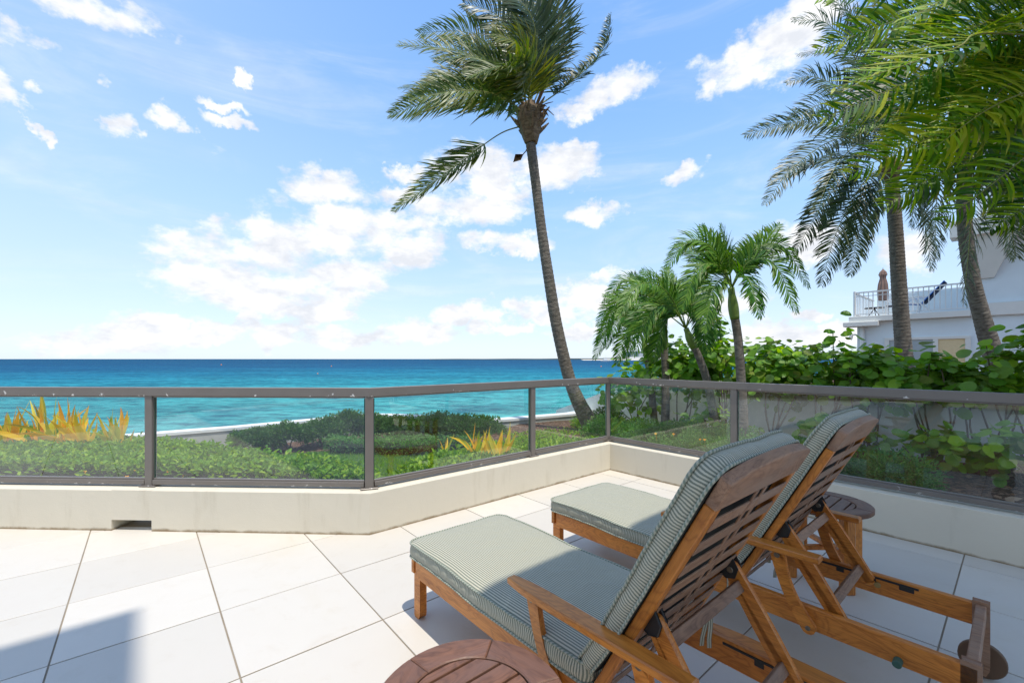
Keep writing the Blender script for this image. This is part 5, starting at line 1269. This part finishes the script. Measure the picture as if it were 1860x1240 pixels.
dp = MB(); dp.tube([ab(AF-.09, 3.62, z_)-nl for z_ in (GZ, .5, 1.5, 2.43)], .07, 8); dp.build('downpipe', M_TRIM, nb, smooth=True)
nbox('upper_wall', AF+.06, AF+6, -6, .85, 2.99, 9.0, M_BLUE)
nbox('parapet_return', AF+3.0, AF+3.2, .9, 3.7, 2.75, 3.85, M_BLUE)
nbox('balcony_floor', AF+.06, AF+3.2, .86, 3.75, 2.70, 2.79, M_TRIM)
# flared white eave of the upper floor
e = MB(); q = []
for (a_, b_2, z_) in [(AF-.5, 1.35, 5.0), (AF-.5, -6, 5.0), (AF+.05, 1.0, 4.05), (AF+.05, -6, 4.6)]: q.append(ab(a_, b_2, z_)-nl)
nbox('eave', AF-.6, AF+.05, -6, 1.4, 5.0, 5.5, M_TRIM)
e.add([ab(AF+.05, 1.25, 5.0)-nl, ab(AF+.05, .86, 3.75)-nl, ab(AF+.05, .5, 3.75)-nl, ab(AF+.05, .0, 5.0)-nl, ab(AF-.45, 1.25, 5.0)-nl, ab(AF-.02, .86, 3.75)-nl, ab(AF-.02, .5, 3.75)-nl, ab(AF-.45, .0, 5.0)-nl], [(0, 1, 5, 4), (4, 5, 6, 7), (7, 6, 2, 3), (1, 2, 6, 5), (0, 4, 7, 3), (0, 3, 2, 1)])
e.build('corbel', M_TRIM, nb)
# window
fr_ = MB()
def wfr(b0, b1, z0, z1): fr_.prism([((v-nl).x, (v-nl).y) for v in (ab(AF-.06, b0), ab(AF+.02, b0), ab(AF+.02, b1), ab(AF-.06, b1))], z0-nl.z, z1-nl.z, bev=.005)
wb0, wb1, wz0, wz1 = .98, 3.02, .4, 2.02
wfr(wb0, wb1, wz1-.09, wz1); wfr(wb0, wb1, wz0, wz0+.09)
for c_ in (wb0, (wb0+wb1)/2-.3, wb1-.12): wfr(c_, c_+.12, wz0+.09, wz1-.09)
fw_ = fr_.build('window_frame', M_TRIM, nb)
nbox('pane', AF-.025, AF-.002, (wb0+wb1)/2-.18, wb1-.12, wz0+.09, wz1-.09, M_GREYGL, fw_, .001).matrix_parent_inverse = Matrix.Identity(4)
nbox('blind', AF-.025, AF-.002, wb0+.12, (wb0+wb1)/2-.3, wz0+.09, wz1-.09, M_YELLB, fw_, .001)
# balcony railing as its own part with balusters
rl = MB()
def rbar(b0, b1, z_, a_=AF-.12, w_=.05, h_=.045): rl.prism([((v-nl).x, (v-nl).y) for v in (ab(a_-w_/2, b0), ab(a_+w_/2, b0), ab(a_+w_/2, b1), ab(a_-w_/2, b1))], z_-nl.z, z_+h_-nl.z)
rbar(.98, 3.78, 3.62); rbar(.98, 3.78, 2.86, h_=.03); rbar(.98, 3.78, 3.50, h_=.02, w_=.03)
rl.prism([((v-nl).x, (v-nl).y) for v in (ab(AF-.15, 3.80), ab(AF+3, 3.80), ab(AF+3, 3.86), ab(AF-.15, 3.86))], 3.62-nl.z, 3.665-nl.z)
rl.prism([((v-nl).x, (v-nl).y) for v in (ab(AF-.15, 3.80), ab(AF+3, 3.80), ab(AF+3, 3.86), ab(AF-.15, 3.86))], 2.86-nl.z, 2.89-nl.z)
ro = rl.build('balcony_rail', M_CHROME, nb)
bm_ = MB(); bm_.box((0, 0, 0), (.022, .022, .76), None, .003); bs0 = bm_.build('baluster', M_CHROME, ro); bs0.location = ab(AF-.12, 3.70, 3.245)-nl
for k in range(1, 22):
    o2_ = bs0.copy(); col.objects.link(o2_); o2_.parent = ro; o2_.location = ab(AF-.12, 3.70-k*.128, 3.245)-nl
for k in range(12):
    o2_ = bs0.copy(); col.objects.link(o2_); o2_.parent = ro; o2_.location = ab(AF+.1+k*.24, 3.83, 3.245)-nl
pm = MB(); pm.box((0, 0, 0), (.07, .07, .90), None, .005); po = pm.build('railing_post', M_CHROME, ro); po.location = ab(AF-.12, 3.82, 3.25)-nl
# wall lamp
lm = MB(); lm.tube([ab(AF+.4, 3.80, 2.15)-nl, ab(AF+.4, 3.98, 2.2)-nl], .03, 6); lm.tube([ab(AF+.4, 3.98, 2.22)-nl, ab(AF+.4, 4.08, 2.02)-nl], [.03, .08], 8); lm.build('wall_lamp', M_CHROME, nb)

# balcony chair, umbrella, small table
def bl(a_, b_2, z_): return ab(a_, b_2, z_)
ch = empty('lounge_chair', bl(AF+.7, 2.62, 2.80)); tag(ch, 'blue sling reclining chair with white frame on the neighbour balcony', 'chair'); ch.rotation_euler = (0, 0, -(math.pi/2-TH))
b = MB(); b.bar((.0, 0, .40), (.50, 0, .36), .50, .02); b.build('seat', M_BLUEF, ch)
b = MB(); b.bar((.48, 0, .38), (1.02, 0, 1.06), .50, .025, up=(-1, 0, .6)); b.build('backrest', M_BLUEF, ch)
b = MB(); b.bar((.53, 0, .36), (1.05, 0, 1.02), .46, .02, up=(-1, 0, .6)); b.build('back_panel', M_NAVY, ch)
for sg in (-1, 1):
    b = MB(); b.tube([(-.05, sg*.27, 0), (.02, sg*.27, .35), (.12, sg*.27, .55), (.35, sg*.27, .60), (.62, sg*.27, .58)], .022, 6); b.build('armrest', M_CHROME, ch)
    b = MB(); b.tube([(.10, sg*.27, .40), (.45, sg*.27, .36), (.75, sg*.27, 0)], .02, 6); b.build('leg', M_CHROME, ch)
    b = MB(); b.tube([(.30, sg*.27, .55), (.40, sg*.27, .3), (.35, sg*.27, 0)], .02, 6); b.build('leg', M_CHROME, ch)
ch2 = empty('low_chair', bl(AF+.9, 3.1, 2.80)); tag(ch2, 'white metal chair left of the blue recliner on the balcony', 'chair'); ch2.rotation_euler = (0, 0, -(math.pi/2-TH))
b = MB(); b.bar((.0, 0, .38), (.45, 0, .36), .45, .03); b.build('seat', M_NAVY, ch2)
for sg in (-1, 1):
    b = MB(); b.tube([(.0, sg*.24, 0), (0, sg*.24, .55), (.25, sg*.24, .62), (.5, sg*.24, .55), (.55, sg*.24, 0)], .02, 6); b.build('side_frame', M_CHROME, ch2)
tb_ = empty('balcony_table', bl(AF+.3, 3.35, 2.80)); tag(tb_, 'small dark low table at the left end of the balcony', 'table')
b = MB(); b.cyl((0, 0, .30), (0, 0, 1), .28, .03, 16); b.build('top', M_BLACK, tb_)
for k in range(3):
    b = MB(); b.tube([(0, 0, .28), (.2*math.cos(k*2.1), .2*math.sin(k*2.1), 0)], .015, 5); b.build('leg', M_BLACK, tb_)
um = empty('closed_parasol', bl(AF+1.6, 3.32, 2.80)); um.scale = (.8, .8, .76); tag(um, 'closed taupe parasol standing on the neighbour balcony', 'parasol')
b = MB(); b.tube([(0, 0, 0), (0, 0, 2.5)], .022, 8); b.build('pole', M_CHROME, um)
b = MB(); N_ = 18; zz = [.9, 1.3, 1.7, 2.0, 2.12, 2.15, 2.3, 2.44]; rr = [.17, .19, .16, .10, .12, .15, .11, .015]; vs = []
for z_, r_ in zip(zz, rr):
    for k in range(N_): f_ = 1+.16*(1 if k % 2 else -1); vs.append((r_*f_*math.cos(6.2832*k/N_), r_*f_*math.sin(6.2832*k/N_), z_))
b.add(vs, [[i*N_+k, i*N_+(k+1) % N_, (i+1)*N_+(k+1) % N_, (i+1)*N_+k] for i in range(len(zz)-1) for k in range(N_)]); b.build('canopy', M_TAUPE, um)

# ------------------------------------------------------------------ far shore, hotel, boats, buoys
b = MB(); pts = []
xs_ = [(780, 1.5), (830, 2.5), (880, 2.0), (930, 3.5), (980, 3.0), (1030, 5), (1080, 5), (1130, 7), (1200, 8), (1260, 9)]
Dd = 2200.0
vs, fs = [], []
for i, (px, h) in enumerate(xs_):
    x = (px-CX)*Dd/F; vs += [(x, Dd, SEA_Z-1), (x, Dd, SEA_Z+2+h), (x, Dd+60, SEA_Z+2+h), (x, Dd+60, SEA_Z-1)]
for i in range(len(xs_)-1): fs += [[i*4+k, i*4+(k+1) % 4, i*4+4+(k+1) % 4, i*4+4+k] for k in range(4)]
b.add(vs, fs); tag(b.build('far_shore', M_SHORE), kind='structure')
def fbox(name, px0, px1, h0, h1, Yf, m_, par, dy=30):
    x0, x1 = (px0-CX)*Yf/F, (px1-CX)*Yf/F; b_ = MB(); lc_ = par.location if par else Vector(); b_.box(Vector(((x0+x1)/2, Yf+dy/2, (h0+h1)/2))-lc_, (x1-x0, dy, h1-h0), None, .05); return b_.build(name, m_, par)
b = MB(); Ys = 1300.0; b.add([((1060-CX)*Ys/F, Ys, SEA_Z), ((1300-CX)*Ys/F, Ys, SEA_Z), ((1300-CX)*Ys/F, Ys+60, SEA_Z+3), ((1060-CX)*Ys/F, Ys+60, SEA_Z+3)], [(0, 1, 2, 3)]); tag(b.build('beach', M_SAND), kind='structure')
ht = empty('hotel', ((1160-CX)*1330/F, 1330, SEA_Z)); tag(ht, 'distant grey multi-storey hotel on the far shore with glass balconies', 'building')
for (p0, p1, z1, m_) in [(1135, 1150, 24, M_FAR), (1150, 1168, 25, M_FAR), (1168, 1189, 24, M_FAR), (1128, 1195, 7, M_TRIM)]: fbox('wall', p0, p1, SEA_Z, z1, 1330 if m_ is M_FAR else 1322, m_, ht, 30 if m_ is M_FAR else 7)
for r_ in range(5):
    for p0, p1 in ((1136.5, 1146), (1152, 1160), (1171, 1187)): fbox('window', p0, p1, 8+r_*3.2, 10.2+r_*3.2, 1328.5, M_FARD, ht, 1)
for k, (p0, p1, h, mt, lb) in enumerate([(1098, 1112, 5, M_TRIM, 'tiny pale beach house left of the distant hotel'), (1113, 1124, 7, M_SAND, 'tiny sandy coloured building next to the distant hotel'), (1196, 1215, 8, M_ROOFR, 'tiny red roofed building right of the distant hotel')]):
    r_ = empty('beach_house', ((p0+p1)/2*1300/F-CX*1300/F, 1310, SEA_Z)); tag(r_, lb, 'building'); fbox('wall', p0, p1, SEA_Z, h*.7, 1310, M_TRIM, r_, 10); fbox('roof', p0-1, p1+1, h*.7+.01, h, 1309, mt, r_, 12)
bt = empty('boat', ((1100-CX)*700/F, 700, SEA_Z)); tag(bt, 'small white boat moored off the far beach', 'boat')
b = MB(); b.add([(-8, -2, 1.8), (8, -2, 1.8), (8, 2, 1.8), (-8, 2, 1.8), (-7, -1.2, 0), (6, -1.2, 0), (6, 1.2, 0), (-7, 1.2, 0), (10, 0, 2.2)], [(0, 1, 2, 3), (4, 5, 1, 0), (3, 2, 6, 7), (0, 3, 7, 4), (1, 5, 8), (5, 6, 8), (6, 2, 8), (2, 1, 8)]); b.build('hull', M_BOAT, bt)
b = MB(); b.box((-1, 0, 3), (6, 3, 2.2), None, .2); b.build('cabin', M_BOAT, bt)
b = MB(); b.tube([(0, 0, 2), (0, 0, 11)], .12, 6); b.build('mast', M_BOAT, bt)
for px, py, lb in [(402, 663, 'tiny orange buoy farthest left on the sea'), (602, 665.5, 'tiny red buoy between the other two on the sea'), (577, 679, 'tiny orange buoy nearest the shore'), (1092, 666, 'tiny red marker buoy right of the leaning trunk')]:
    Yb = (CH-SEA_Z)*F/(py-HY); v = Vector(((px-CX)*Yb/F, Yb, SEA_Z)); r_ = Yb/F*1.1
    b = MB(); n_b = 8; b.tube([v*0+Vector((0, 0, z_)) for z_ in (-r_*.5, 0, r_*.8, r_*1.4, r_*1.9)], [r_*.5, r_, r_*.9, r_*.5, r_*.1], 8); ob = b.build('buoy', M_ORANGE, smooth=True); ob.location = v; tag(ob, lb, 'buoy', 'marker buoys on the sea')
